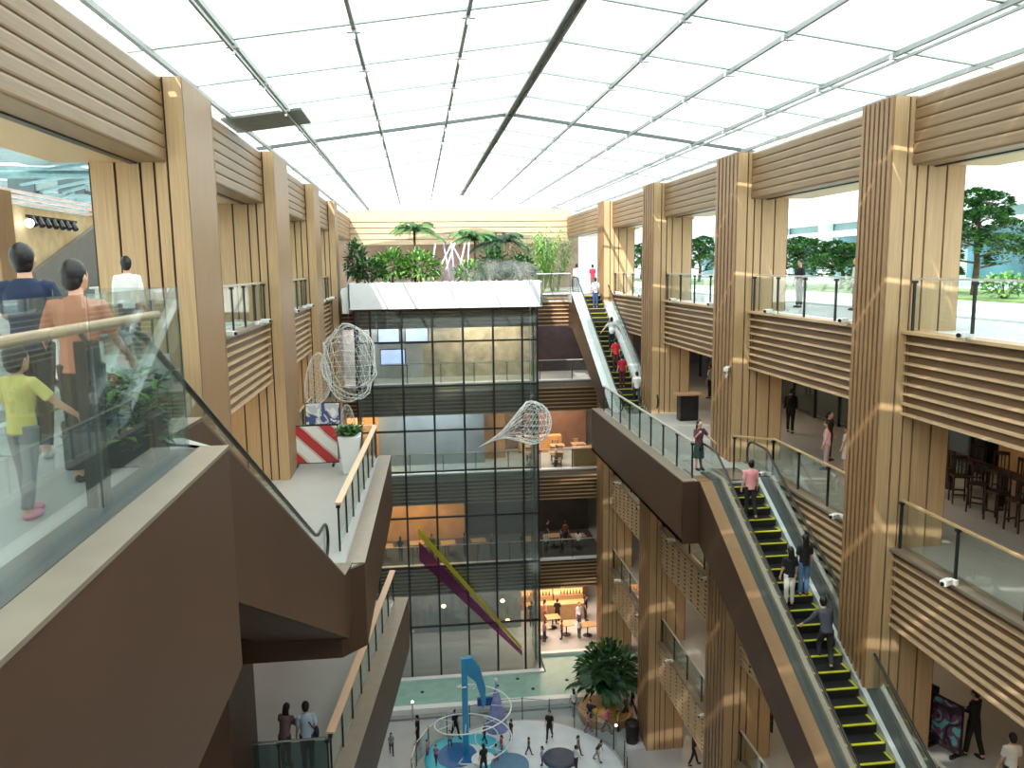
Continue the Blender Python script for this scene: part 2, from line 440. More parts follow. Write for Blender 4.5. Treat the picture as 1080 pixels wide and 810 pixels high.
# right side, one per bay
for z,nm in ((L5,'top'),(L4,'fourth'),(L3,'third'),(L2,'second')):
    for i,(a,b_) in enumerate(baysR[:4]):
        if z==L4 and i==2: continue
        aa,bb=a+.25,b_-.1
        if z==L4 and i==1: bb=23.6
        railing((10.92,aa),(10.92,bb),z+.03,4 if z!=L4 or i!=1 else 3,f'glass balustrade with dark posts on the right-hand {nm} floor, {bn[i]} from the camera',top=STR if z!=L4 else WL)
railing((9.95,24.35),(10.92,23.6),L4,1,'short glass balustrade turning the corner beside the head of the lower escalator',top=WL)
for i,(a,b_) in enumerate(baysL[1:4]):
    railing((-4.68,a+.1),(-4.68,b_-.1),L5+.03,5,f'glass balustrade of the left-hand top floor behind the column, {bn[i+1]} from the camera',top=STR)
for i,(a,b_) in enumerate(baysL[2:4]):
    railing((-4.68,a+.1),(-4.68,b_-.1),L4+.03,5,f'glass balustrade of the left-hand fourth floor, {bn[i+2]} from the camera',top=WL)
# back wall floors
for z,nm in ((L4,'fourth'),(L3,'third'),(L2,'second')):
    railing((-4.6,46.35),(10.8,46.35),z+.03,8,f'long glass balustrade across the far end of the {nm} floor',top=STR)
railing((6.6,45.9),(8.7,45.9),L5,2,'glass balustrade between the white planter and the upper escalator',top=WHITE,post=STEEL)
# landing platform between the escalators
b=MB(); b.box(7.9,8.02,23.25,36.4,L4-1.95,L4+.02); b.box(7.9,9.0,23.2,23.3,L4-1.95,L4+.02)
b.box(7.9,10.9,23.3,36.4,L4-1.95,L4-1.85)
struct(b,'trim_fascia',BR)
b=MB(); b.box(7.88,8.28,23.25,36.3,L4,L4+.05); struct(b,'trim_ledge',BRC)
railing((8.3,23.6),(8.3,35.6),L4+.03,8,'glass balustrade along the fourth-floor landing between the two right-hand escalators',top=STR,topw=.1)
# left landings
def fascia(p,q,z0,z1,cap,name='trim_fascia',t=.1,side=1):
    p=Vector((*p,0)); q=Vector((*q,0)); d=(q-p).normalized(); n=Vector((-d.y,d.x,0))*side
    b=MB(); b.prism([tuple((p)[:2]),tuple(q[:2]),tuple((q+n*t)[:2]),tuple((p+n*t)[:2])],z0,z1)
    struct(b,name,BR)
    if cap:
        b=MB(); b.prism([tuple((p-n*.01)[:2]),tuple((q-n*.01)[:2]),tuple((q+n*cap)[:2]),tuple((p+n*cap)[:2])],z1,z1+.03); struct(b,'trim_ledge',BRC)
fascia((-1.7,-8),(-1.7,7.2),L5-2.05,L5-.0,.24)
b=MB(); b.box(-2.2,-1.94,-8,7.1,L5,L5+.035); struct(b,'trim_channel',mat('dark_channel',(74,76,74),.3,.4,.05))
fascia((-1.7,7.2),(-2.4,7.6),L5-2.05,L5,0)
fascia((-1.38,17.75),(-1.13,28.4),L4-1.95,L4,.42)
fascia((-1.9,17.2),(-1.38,17.75),L4-1.95,L4,0)
fascia((-4.8,17.2),(-1.9,17.2),L4-1.95,L4,0)
fascia((-1.13,28.4),(-4.75,28.4),L4-1.95,L4,0)
fascia((-1.98,17.5),(-.68,28.4),L3-1.95,L3,.5)
fascia((-4.8,17.5),(-1.98,17.5),L3-1.95,L3,0)
fascia((-.68,28.4),(-4.75,28.4),L3-1.95,L3,0)
PINKW=mat('pale_pink_wood_rail',(226,186,152),.4,0,.06,6,0,(6,.3,6))
railing((-2.0,18.6),(-1.62,28.0),L4+.03,7,'pink wooden-topped glass balustrade along the outer edge of the left fourth-floor landing',top=PINKW,topw=.16)
railing((-1.62,28.05),(-4.6,28.05),L4+.03,3,'pink wooden-topped glass balustrade across the far end of the left fourth-floor landing',top=PINKW,topw=.14)
railing((-2.35,17.95),(-1.2,28.1),L3+.03,8,'pink wooden-topped glass balustrade along the left third-floor landing above the playground',top=PINKW,topw=.2)
G_MIR=glass_mat('reflective_glass',(170,190,190),1.1,.01,.04)
railing((-4.6,17.75),(-2.4,17.75),L3+.03,2,'reflective glass balustrade in front of the couple on the left third-floor landing',top=STEEL,topw=.03,glass=G_MIR)
# near railing on the top left platform
root=empty('glass_railing',(-2.05,3,0.03),label='large glass balustrade with a pale round wooden handrail at the near left',cat='railing',group='glass balustrades')
for y0,y1 in ((-1.0,2.1),(2.13,5.2),(5.23,7.08)):
    b=MB(); b.box(-2.02,-2.0,y0,y1,0.03,1.42); part(b,'glass_panel',G_NEAR,root)
b=MB(); b.box(-2.42,-2.4,7.09,7.1,0,.1); b.box(-3.0,-2.0,7.09,7.105,0.03,1.42); part(b,'glass_panel',G_NEAR,root)
b=MB(); b.tube([(-2.14,-1,1.2),(-2.14,6.7,1.2),(-2.14,6.95,1.2)],.035,None,12); part(b,'handrail',PINKW,root,smooth=True)
for y in (2.1,5.4):
    b=MB(); b.box(-2.17,-2.05,y-.05,y+.05,0,1.12); b.bar((-2.1,y,1.1),(-2.14,y,1.18),.03); part(b,'post',POST,root)

# ------------------------------------------------------------------ escalators
def escalator(loc, rz, run, drop, W, sw, label, side_m, cap_m, n, skirt_m, tr=1.0, deck_m=None):
    deck_m=deck_m or DKM
    """local: head at origin, +y runs down; W outer half widths (left,right in local x), sw = half step width"""
    root=empty('escalator',loc,rz,label=label,cat='escalator')
    s=drop/run
    def P(mb,name,m,**k): return mb.build(name,m,root,**k)
    xl,xr=W
    def prof(y,off=0.):     # z of the incline line with eased ends
        if y<0: return off
        if y>run: return -drop+off
        return -s*y+off
    # side claddings
    for nm,xa,xb in (('side_cladding',xl,xl+.08),('side_cladding',xr-.08,xr)):
        b=MB(); b.xprism([(-1.5,.02),(.15,.02),(run,-drop+.12),(run+1.0,-drop+.02),(run+1.0,-drop-.6),(run+.2,-drop-tr),(.2,-1.95),(-1.5,-1.95)],xa,xb); P(b,nm,side_m)
    b=MB(); b.add([(xl,.2,-1.95),(xr,.2,-1.95),(xr,run+.2,-drop-tr),(xl,run+.2,-drop-tr),(xl,-1.5,-1.95),(xr,-1.5,-1.95)],[(0,1,2,3),(4,5,1,0)]); P(b,'underside',side_m)
    for xa,xb in ((xl,-sw-.42),(sw+.42,xr)):
        b=MB(); b.add([(xa,-.6,.02),(xb,-.6,.02),(xa,.15,.03),(xb,.15,.03),(xa,run,-drop+.13),(xb,run,-drop+.13),(xa,run+1.0,-drop+.03),(xb,run+1.0,-drop+.03)],[(0,1,3,2),(2,3,5,4),(4,5,7,6)]); 
        o=P(b,'deck_cap',cap_m); so=o.modifiers.new('t','SOLIDIFY'); so.thickness=.04
    # skirts
    for xa,xb in ((-sw-.42,-sw-.12),(sw+.12,sw+.42)):
        b=MB(); b.xprism([(-.9,-.1),(-.9,.05),(.1,.07),(run,-drop+.18),(run+.9,-drop+.05),(run+.9,-drop-.1),(run,-drop-.25),(.1,-.3)],xa,xb); P(b,'inner_deck',deck_m)
    for xa,xb in ((-sw-.12,-sw),(sw,sw+.12)):
        b=MB(); b.xprism([(-.9,-.1),(-.9,.06),(.1,.09),(run,-drop+.2),(run+.9,-drop+.06),(run+.9,-drop-.1),(run,-drop-.25),(.1,-.3)],xa,xb); P(b,'skirt',skirt_m)
    # steps
    pitch=run/n
    for i in range(n):
        y0=i*pitch; z=-drop*(i+.5)/n
        b=MB(); b.box(-sw+.01,sw-.01,y0,y0+pitch+.02,z-.02,z,STEPM)
        b.box(-sw+.01,sw-.01,y0+pitch-.0,y0+pitch+.02,z-drop/n,z-.02,STEPM)
        b.box(-sw+.03,sw-.03,y0+pitch-.035,y0+pitch+.024,z-.02,z+.004,YEL)
        b.box(-sw+.02,-sw+.06,y0,y0+pitch,z-.01,z+.004,YEL); b.box(sw-.06,sw-.02,y0,y0+pitch,z-.01,z+.004,YEL)
        P(b,'step',STEPM)
    b=MB(); b.box(-sw,sw,-1.4,0,-.03,.01); P(b,'comb_plate',STEEL)
    b=MB(); b.box(-sw,sw,run,run+1.2,-drop-.03,-drop+.01); P(b,'comb_plate',STEEL)
    # balustrade glass and handrail
    h=.95
    for xx in (-sw-.3,sw+.3):
        top=[]; r=.42
        for k in range(9):
            a=math.pi/2+math.pi*k/8; top.append((-.9+r*math.cos(a)*1.0, h-r+r*math.sin(a)))
        top=top[::-1]; line=top+[(-.0,h+.0),(.25,h-.06)]
        line+= [(run-.1,-drop+h+.12),(run+.25,-drop+h)]
        for k in range(9):
            a=math.pi/2-math.pi*k/8; line.append((run+.9+r*math.cos(a), -drop+h-r+r*math.sin(a)))
        hb_=MB(); hb_.tube([(xx,y,z) for y,z in line],.036,None,8)
        poly=[p for p in line]+[(run+.6,-drop+.05),(run,-drop+.1),(.1,.08),(-.7,.05)]
        b=MB(); b.xprism(poly,xx-.006,xx+.006); gb=P(b,'glass_balustrade',G_RAIL); hb_.build('handrail',BLACK,gb,smooth=True)
    return root
DKM=mat('inner_deck_steel',(84,88,86),.25,.5,.05)
WCAP=mat('warm_deck_cap',(156,124,92),.3,.5,.06)
PALEC=mat('pale_deck_cap',(226,232,230),.3,.2,.03)
STK=mat('bright_skirt',(216,222,224),.28,.6,.02)
escA=escalator((9.75,45.3,L5),math.pi,9.3,5.05,(-1.0,1.1),.5,'upper right escalator with white decks running from the planter level down to the landing',BR,PALEC,23,STK,1.0,PALEC)
escB=escalator((9.7,23.3,L4),math.pi,9.5,5.35,(-1.15,1.3),.5,'lower right escalator with yellow-edged steps and warm metal decks, coming down towards the camera',BR,WCAP,24,STK)
azC=-R(4.0)
escC=escalator((-3.6,8.6,L5),azC,8.3,5.05,(-.72,1.3),.42,'left escalator with brown side cladding running away from the glass rail down to the landing',BR,BRC,21,STK,1.4)
def onesc(e, y, x=0.):
    run,drop={'A':(9.3,5.05),'B':(9.5,5.35),'C':(8.3,5.05)}[e]
    o={'A':escA,'B':escB,'C':escC}[e]
    v=Matrix.Rotation(o.rotation_euler.z,3,'Z')@Vector((x,y,-drop*(math.floor(y/run*{'A':23,'B':24,'C':21}[e])+.5)/{'A':23,'B':24,'C':21}[e]))
    return v+Vector(o.location)

# ------------------------------------------------------------------ glass curtain box
root=empty('glass_curtain_wall',(1.5,43,L1),label='tall tinted glass curtain wall box with dark mullions under the white planter',cat='glass wall')
gx=[-3.35,-2.55,-.93,.69,2.31,3.93,5.5,6.32]; gz=[-.64,-2.33,-4.72,-7.14,-9.4,-12.0,-14.8,-18.3,-21.45]
for i in range(len(gx)-1):
    b=MB()
    for j in range(len(gz)-1): b.box(gx[i]+.03,gx[i+1]-.03,42.99,43.01,gz[j+1]+.03,gz[j]-.03)
    part(b,'glass_pane',G_CURT,root)
for x in gx:
    b=MB(); b.box(x-.05,x+.05,42.9,43.05,L1,-.58); part(b,'mullion',POST,root)
for z in gz[1:]:
    b=MB(); b.box(gx[0],gx[-1],42.93,43.04,z-.045,z+.045); part(b,'transom',POST,root)
for x in (gx[0],gx[-1]):
    b=MB()
    for j in range(len(gz)-1): b.box(x-.01,x+.01,43.1,46.1,gz[j+1]+.03,gz[j]-.03)
    part(b,'side_glass_pane',G_CURT,root)
    b=MB(); b.box(x-.05,x+.05,44.5,44.6,L1,-.58); part(b,'mullion',POST,root)

# white planter
b=MB(); b.box(-3.6,6.55,42.5,42.62,-.5,.82); b.box(-3.6,6.55,45.9,46.0,-.5,.82); b.box(-3.6,-3.48,42.5,46,-.5,.82); b.box(6.43,6.55,42.5,46,-.5,.82); b.box(-3.6,6.55,42.5,46,-.55,-.45)
b.box(-3.95,-3.6,42.8,46.0,-.75,.55)
root=empty('white_planter',(1.5,44.2,-.55),label='long white planter box filled with tropical shrubs at the far end of the top floor',cat='planter')
part(b,'trough',WHITE,root,bevel=.03)
b=MB(); b.box(-3.48,6.43,42.62,45.9,.45,.62); part(b,'soil',SOIL,root)

# ------------------------------------------------------------------ plants
def leaf(mb, p, d, L, W, m=None, droop=.25):
    p=Vector(p); d=Vector(d).normalized(); up=Vector((0,0,1))
    s=d.cross(up); s = s.normalized() if s.length>.01 else Vector((1,0,0)); q=p+d*L*.5+up*.03*L; e=p+d*L-up*droop*L
    mb.add([p,q-s*W/2,e,q+s*W/2],[(0,1,2,3)],m)
def bush(name, loc, rx, ry, rz, n, size, mats, label, cat, group=None, stem=True, parent=None):
    root=empty(name,loc,label=label,cat=cat,group=group)
    b=MB()
    for i in range(n):
        a=random.uniform(0,2*math.pi); t=math.asin(random.uniform(-.55,1)); q=random.uniform(.55,1)
        v=Vector((rx*math.cos(t)*math.cos(a)*q, ry*math.cos(t)*math.sin(a)*q, rz*math.sin(t)*q))
        p=v+Vector((0,0,rz)); d=(v+Vector((random.uniform(-.5,.5),random.uniform(-.5,.5),random.uniform(-.2,.6)))).normalized()
        leaf(b,p,d,size*random.uniform(.6,1.3),size*.45,random.choice(mats))
    b.build('foliage',mats[0],root)
    if stem:
        b=MB()
        for i in range(5):
            a=i*1.3; b.tube([(0,0,0),(rx*.35*math.cos(a),ry*.35*math.sin(a),rz*.9),(rx*.6*math.cos(a),ry*.6*math.sin(a),rz*1.3)],[.04,.025,.01],None,5)
        b.build('stem',BARK,root)
    return root
def palm(name, loc, h, fl, nf, label, m=LEAF, trunk=.06, group=None, lean=0, up=.8, elmin=.2):
    root=empty(name,loc,label=label,cat='palm',group=group)
    if h>.3:
        b=MB(); b.tube([(0,0,0),(lean*.4,0,h*.5),(lean,0,h)],[trunk*1.2,trunk,trunk*.8],None,8); b.build('trunk',BARK,root,smooth=True)
    b=MB()
    for i in range(nf):
        a=2*math.pi*i/nf+random.uniform(-.2,.2); el=random.uniform(elmin,1.2)*up; L=fl*random.uniform(.8,1.1)
        dx,dy=math.cos(a),math.sin(a); pts=[]
        for k in range(9):
            t=k/8; r=L*t*math.cos(el)*(1); z=L*(t*math.sin(el)-.55*t*t)
            pts.append(Vector((lean+dx*r,dy*r,h+z)))
        b.tube(pts,[.018*(1-.8*k/8) for k in range(9)],None,4)
        for k in range(1,9):
            for sgn in (-1,1):
                for q in (0,.33,.66):
                    p=pts[k-1].lerp(pts[k],q); d=(pts[k]-pts[k-1]).normalized(); s=d.cross(Vector((0,0,1))).normalized()*sgn
                    leaf(b,p,s*.85+d*.5+Vector((0,0,-.15)),L*.30*(1-.5*abs(k/8-.4)),.032*fl,m,.3)
    b.build('fronds',m,root)
    return root
gp='plants in the white planter'
bush('leafy_shrub',(-3.2,44,.6),.55,.6,1.2,380,.35,[LEAFD,LEAF],'dark narrow shrub at the left end of the white planter','shrub',gp)
bush('leafy_shrub',(-2.5,43.7,.6),.9,.6,.75,420,.3,[LEAF,LEAFD],'low dark green shrub near the left end of the white planter','shrub',gp)
bush('leafy_shrub',(-1.4,44.2,.6),1.0,.7,1.0,500,.36,[LEAFB,LEAF],'bright green rounded shrub left of the small palm in the planter','shrub',gp)
bush('leafy_shrub',(.1,43.9,.6),1.1,.7,.95,520,.36,[LEAFB,LEAFB,LEAF],'yellow-green broad shrub below the small fan palm in the planter','shrub',gp)
bush('leafy_shrub',(2.9,43.7,.6),.9,.6,.65,380,.3,[LEAF,LEAFB],'low shrub in the middle of the white planter','shrub',gp)
bush('leafy_shrub',(4.1,44.0,.6),.8,.6,1.0,420,.34,[LEAF,LEAFD],'medium green shrub right of the tube sculpture in the planter','shrub',gp)
bush('leafy_shrub',(5.6,44.2,.6),.8,.6,.8,380,.3,[LEAF,LEAFD],'low leafy shrub at the right end of the white planter','shrub',gp)
palm('fan_palm',(-.1,44.6,.6),3.0,1.6,22,'small palm with drooping fronds rising against the white roof',LEAF,.07,lean=-.0)
palm('feathery_palm',(3.2,45.2,.6),2.6,1.6,24,'feathery palm just right of the slanted white tubes',LEAF,.05)
palm('feathery_palm',(4.6,45.3,.6),2.4,1.8,24,'dark feathery palm in the middle right of the planter',LEAFD,.05)
def bamboo(loc,r,h,n,m,label):
    root=empty('bamboo_palm',loc,label=label,cat='palm')
    st=MB(); f=MB()
    for i in range(14):
        a=random.uniform(0,6.28); q=r*random.uniform(.2,.6); hh=h*random.uniform(.7,1.0); tx,ty=math.cos(a)*r*.9,math.sin(a)*r*.6
        P0=Vector((math.cos(a)*q*.4,math.sin(a)*q*.3,0)); P1=Vector((tx*.6,ty*.6,hh*.6)); P2=Vector((tx,ty,hh))
        st.tube([P0,P1,P2],[.03,.022,.008],None,5)
        for k in range(n):
            t=random.uniform(.25,1); p=P0.lerp(P1,t/.6) if t<.6 else P1.lerp(P2,(t-.6)/.4); b_=random.uniform(0,6.28)
            leaf(f,p,(math.cos(b_),math.sin(b_),random.uniform(-.1,.8)),random.uniform(.35,.7),.07,m,.4)
    st.build('stems',mat('cane_green',(150,160,100),.5),root); f.build('foliage',m,root); return root
bamboo((7.3,47.6,0),1.5,3.9,70,LEAFB,'tall bright green bamboo palm at the right end of the planter')
bamboo((8.6,50.4,0),1.3,3.7,60,LEAF,'green bamboo palm behind the far glass balustrade, beside the escalator head')
bamboo((5.2,47.6,0),1.3,3.2,50,mat('dry_leaf',(130,120,84),.6,0,.2),'brownish bamboo palm left of the tall bright green one')
# slanted tube sculpture
root=empty('tube_sculpture',(1.7,44.4,.6),label='slanted white and lilac tubes standing among the planter shrubs',cat='sculpture')
LIL=mat('lilac_tube',(196,180,236),.35); 
for i,(x0,x1,mm) in enumerate([(-1.0,-.6,WHITE),(-.9,.35,WHITE),(-.4,.5,WHITE),(.1,-.15,LIL),(.3,.3,LIL),(.35,1.1,WHITE),(.9,1.3,WHITE),(1.2,.3,LIL)]):
    b=MB(); b.tube([(x0*1.1,.1*(i%3),-.0),(x1*.95-.1,.12*(i%2),2.3)],.045,None,8); b.build('tube',mm,root,smooth=True)

# ground tree in the corner
palm_root=palm('potted_palm_tree',(9.0,38.2,L1+.55),1.0,2.6,44,'big bushy dark green palm on the ground floor beside the round bench',LEAFD,.12,up=1.5)
b=MB(); b.lathe([(1.35,0),(1.4,.1),(1.4,.45),(1.3,.5),(.85,.5),(.8,.55),(.0,.55)],(0,0,0),None,28)
o=b.build('round_bench',mat('bench_wood',(190,140,92),.5,0,.15,6)); o.location=(9.0,38.0,L1); tag(o,'round wooden bench around the foot of the big palm on the ground floor','bench')
bush('leafy_shrub',(9.3,38.8,L1+.5),1.5,1.2,1.5,700,.5,[LEAFD,LEAF],'dense dark shrub filling the space below the big ground-floor palm','shrub')

# pot on the left landing
root=empty('potted_plant',(-2.35,26.2,L4),label='tall tapered white pot with a dark green plant on the left landing',cat='potted plant')
b=MB(); w0,w1=.22,.36
b.add([(-w0,-w0,0),(w0,-w0,0),(w0,w0,0),(-w0,w0,0),(-w1,-w1,1.25),(w1,-w1,1.25),(w1,w1,1.25),(-w1,w1,1.25)],[(0,3,2,1),(0,1,5,4),(1,2,6,5),(2,3,7,6),(3,0,4,7),(4,5,6,7)])
b.build('pot',WHITE,root,bevel=.02)
b=MB()
for i in range(160):
    a=random.uniform(0,6.28); leaf(b,(random.uniform(-.25,.25),random.uniform(-.25,.25),1.25),(math.cos(a)*.7,math.sin(a)*.7,random.uniform(.3,1.6)),random.uniform(.3,.6),.12,random.choice([LEAFD,LEAF]))
b.build('foliage',LEAFD,root)
# ivy trough by the near railing
root=empty('ivy_trough',(-2.42,6.78,0),label='dark trough of trailing leafy plants at the end of the near glass balustrade',cat='planter')
b=MB(); b.box(-.4,.3,-.2,.2,0,.4); b.build('trough',POST,root,bevel=.02)
b=MB()
for i in range(520):
    a=random.uniform(0,6.28); x=random.uniform(-.38,.34); y=random.uniform(-.25,.24); leaf(b,(x,y,random.uniform(.15,.75)),(math.cos(a),math.sin(a),random.uniform(-.6,.9)),random.uniform(.07,.15),.06,random.choice([LEAFD,LEAF,LEAFD,LEAFB]))
b.build('foliage',LEAFD,root)

# ------------------------------------------------------------------ wire sculptures
def net(name, shape, label, thick=.012):
    bm=bmesh.new(); bmesh.ops.create_icosphere(bm,subdivisions=4 if thick<.013 else 3,radius=1)
    for v in bm.verts: v.co=Vector(shape(v.co.copy()))
    me=bpy.data.meshes.new(name); bm.to_mesh(me); bm.free(); me.materials.append(NETW)
    o=bpy.data.objects.new(name,me); C.objects.link(o)
    w=o.modifiers.new('w','WIREFRAME'); w.thickness=thick; w.use_replace=True; w.use_even_offset=False
    return o
def shA(v):
    r=1+.06*math.sin(v.z*9+v.x*4); return (v.x*1.05*r*(1 if v.x<0 else .9), v.y*.9*r, v.z*1.45*r)
o=net('wire_net_sculpture',shA,'',.02); o.location=(-2.55,30,-1.9); tag(o,'big pale wire net balloon hanging at the left in front of the glass wall','sculpture','hanging wire sculptures')
def shA2(v): return (v.x*.9-.3*v.z, v.y*.7, v.z*1.15*(1.1-.3*v.x))
o=net('wire_net_sculpture',shA2,'',.014); o.location=(-3.05,24.6,-1.75); o.scale=(.45,.45,.62); o.rotation_euler=(0,.35,0); tag(o,'smaller crumpled wire net shape hanging left of the big wire balloon','sculpture','hanging wire sculptures')
def shB(v):
    x,y,z=v; 
    if x<-.35:
        t=min(1.,(-x-.35)/.65); return (-.35-t*2.1, y*((1-t)**2.6*.9+.04), z*((1-t)**2.6*.95+.04)-1.1*t)
    return (x*.95,y*.95,z*1.05)
o=net('wire_net_sculpture',shB,'',.03); o.location=(4.15,30,-4.35); o.scale=(.83,.8,.8); tag(o,'white wire mesh ray with a long tail hanging before the glass wall','sculpture','hanging wire sculptures')
for x,y,z0,lab in ((-2.55,30,-.45,'thin wire holding up the big wire net balloon'),(4.15,30,-3.5,'thin wire holding up the white wire mesh ray')):
    b=MB(); b.tube([(x,y,z0),(x,y,roofz(x)-.1)],.006,None,5); tag(b.build('hanging_wire',STEELD),lab,'wire')
b=MB()
prof=[(-.0,0),(.6,-.5)]
o=net('wire_net_sculpture',lambda v:(v.x*.35,v.y*.3,v.z*1.5),'',.014); o.location=(-2.75,30.0,-4.9); tag(o,'narrow wire net column hanging under the big wire net balloon','sculpture','hanging wire sculptures')
# ribbons
for k,(mm,off,lab) in enumerate(((YELP,0,'long yellow fabric ribbon stretched diagonally down in front of the dark glass wall'),(MAGP,-1.0,'long magenta fabric ribbon stretched diagonally below the yellow one'))):
    b=MB(); vs=[]; fs=[]; N=24
    for i in range(N+1):
        t=i/N; X=-.35+5.5*t; Z=-12.55-6.9*t+off*(1-t*.8); Y=42.3-.3*t-(.25 if k else 0)
        w=(.30*(1-.5*t)) if not k else .75*(1-t*.75)
        vs += [(X,Y,Z+w),(X,Y,Z-w)] if False else [(X,Y-.2*w,Z+w*.8),(X,Y+.2*w,Z-w*.8)]
    for i in range(N): fs.append((2*i,2*i+1,2*i+3,2*i+2))
    b.add(vs,fs,mm); o=b.build('fabric_ribbon',mm); so=o.modifiers.new('s','SOLIDIFY'); so.thickness=.02
    tag(o,lab,'ribbon')

# ------------------------------------------------------------------ people
def pmat(rgb): return mat('cloth_%d_%d_%d'%rgb, rgb, .8, 0, .06, 8)
def rotx(v,a): return Vector((v[0], v[1]*math.cos(a)-v[2]*math.sin(a), v[1]*math.sin(a)+v[2]*math.cos(a)))
def person(loc, face, h, label, shirt, pants, name='person', sleeves='short', legs=((0,0),(0,0)), arms=None, lean=0., hair='short',
           skirt=None, shoes=None, shorts=False, child=False, vox=.018, fingers=False, bag=None, group=None, headturn=0., skin=None, headpitch=0., sit=False, jacket=None):
    """local frame faces +Y; legs = (hip swing, knee bend) per side, arms = (forward, outward, elbow) per side"""
    skin=skin or SKIN
    root=empty(name,loc,face,label=label,cat='person',group=group)
    k=h/1.72; hs=1.1 if not child else 1.3
    arms=arms or ((.05,.12,.25),(.05,.12,.25))
    hipz=.90; 
    body=MB(); sh=MB(); tr=MB(); joints={}
    # legs
    low=0
    LG=[]
    for sx,(sw,kn) in zip((-1,1),legs):
        hip=Vector((sx*.085,0,hipz)); kd=rotx((0,0,-.42),sw); knee=hip+kd; ad=rotx((0,0,-.40),sw-kn); ank=knee+ad; toe=ank+rotx((0,.15,-.045),(sw-kn)*.5)
        LG.append((hip,knee,ank,toe)); 
    low=min(min(l[2].z for l in LG)-.08, min(l[3].z for l in LG)-.035) if not sit else 0
    dz=-low
    def T(v): return Vector(v)*k
    off=Vector((0,0,dz))
    ax=Vector((0,0,1)); 
    def up(y,z):   # torso point leaning forward about hips
        v=rotx((0,y,z-.93),-lean); return Vector((0,v[1],v[2]+.93))+off
    for i,(hip,knee,ank,toe) in enumerate(LG):
        hip,knee,ank,toe=[p+off for p in (hip,knee,ank,toe)]
        body.rings([(T(hip),.075*k,.08*k),(T(hip.lerp(knee,.5)),.066*k,.07*k),(T(knee),.05*k,.052*k),(T(knee.lerp(ank,.35)),.05*k,.054*k),(T(ank),.034*k,.036*k)],n=10)
        body.rings([(T(ank+Vector((0,-.03,-.02))),.035*k,.035*k),(T(ank.lerp(toe,.5)+Vector((0,0,-.02))),.04*k,.032*k),(T(toe),.036*k,.02*k)],n=8)
        e=ank if not shorts else knee.lerp(hip,.15)
        if skirt is None:
            rg=[(T(hip+Vector((0,0,.04))),.095*k,.1*k),(T(hip.lerp(knee,.5)),.085*k,.088*k)]
            if shorts: rg.append((T(e),.082*k,.085*k))
            else: rg += [(T(knee),.066*k,.068*k),(T(knee.lerp(ank,.5)),.062*k,.066*k),(T(ank+Vector((0,0,.02))),.056*k,.062*k)]
            tr.rings(rg,n=10)
        s=MB(); s.ball(T(ank.lerp(toe,.5)+Vector((0,0,-.025))),.05*k,.13*k,.05*k)
        s.build('shoe',shoes or SHOED,root,smooth=True)
    T2=T
    # torso
    tor=[(up(0,.86),.14,.1),(up(0,.93),.145,.105),(up(0,1.05),.12,.09),(up(.01,1.2),.145,.105),(up(0,1.34),.165,.1),(up(-.005,1.42),.12,.075),(up(0,1.46),.055,.055),(up(.01,1.54),.05,.052)]
    body.rings([(T(c),a*k,b*k) for c,a,b in tor],n=14)
    sz=[(up(0,.87 if skirt is None else .95),.162,.125),(up(0,.98),.15,.118),(up(0,1.08),.14,.112),(up(.01,1.22),.163,.125),(up(0,1.35),.178,.115),(up(-.003,1.425),.125,.085),(up(0,1.46),.07,.062)]
    sh.rings([(T(c),a*k,b*k) for c,a,b in sz],n=16)
    if skirt is None: tr.rings([(T(up(0,1.0)),.14*k,.108*k),(T(up(0,.93)),.155*k,.118*k),(T(Vector((0,0,.84))+off),.15*k,.115*k)],n=14)
    else:
        tr.rings([(T(up(0,1.03)),.135*k,.105*k),(T(up(0,.92)),.165*k,.13*k),(T(Vector((0,0,skirt))+off),.2*k,.17*k)],n=16)
    # head
    hc=up(.02,1.615); 
    Rz=Matrix.Rotation(headturn,3,'Z')@Matrix.Rotation(-headpitch,3,'X')
    def H(v): return T(hc+Rz@(Vector(v)*hs))
    def hb(mb,c,rx,ry,rz,nu=14,nv=9):
        t=MB(); t.ball((0,0,0),rx*hs*k,ry*hs*k,rz*hs*k,nu=nu,nv=nv); cc=H(c)
        mb.add([Rz@Vector(v)+cc for v in t.v],t.f,None)
    hb(body,(0,0,0),.074,.092,.112); hb(body,(0,.03,-.055),.055,.06,.055,10,7)
    hb(body,(0,.095,-.015),.013,.02,.022,8,5)                    # nose
    for sx in (-1,1): hb(body,(sx*.075,-.005,-.01),.012,.02,.03,8,5)
    hb(body,(0,.083,-.055),.024,.012,.009,8,5)                   # lips
    ha=MB()
    hb(ha,(0,-.018,.022),.083,.095,.108); hb(ha,(0,-.045,-.03),.072,.06,.075)
    if hair in('long','mid'):
        L=.30 if hair=='long' else .14
        base=[(H((0,-.05,.03)),.078,.06),(H((0,-.075,-.08)),.085,.05),(H((0,-.085,-.08))-T((0,0,L*.5)),.09,.045),(H((0,-.085,-.08))-T((0,0,L)),.06,.03)]
        ha.rings([(c,a*k*hs,b*k*hs,(0,0,-1)) for c,a,b in base],n=12)
    if hair=='tail':
        ha.rings([(H((0,-.09,.04)),.03*k,.03*k,(0,0,-1)),(H((0,-.12,-.04)),.035*k,.035*k,(0,0,-1)),(H((0,-.12,-.2)),.015*k,.02*k,(0,0,-1))],n=8)
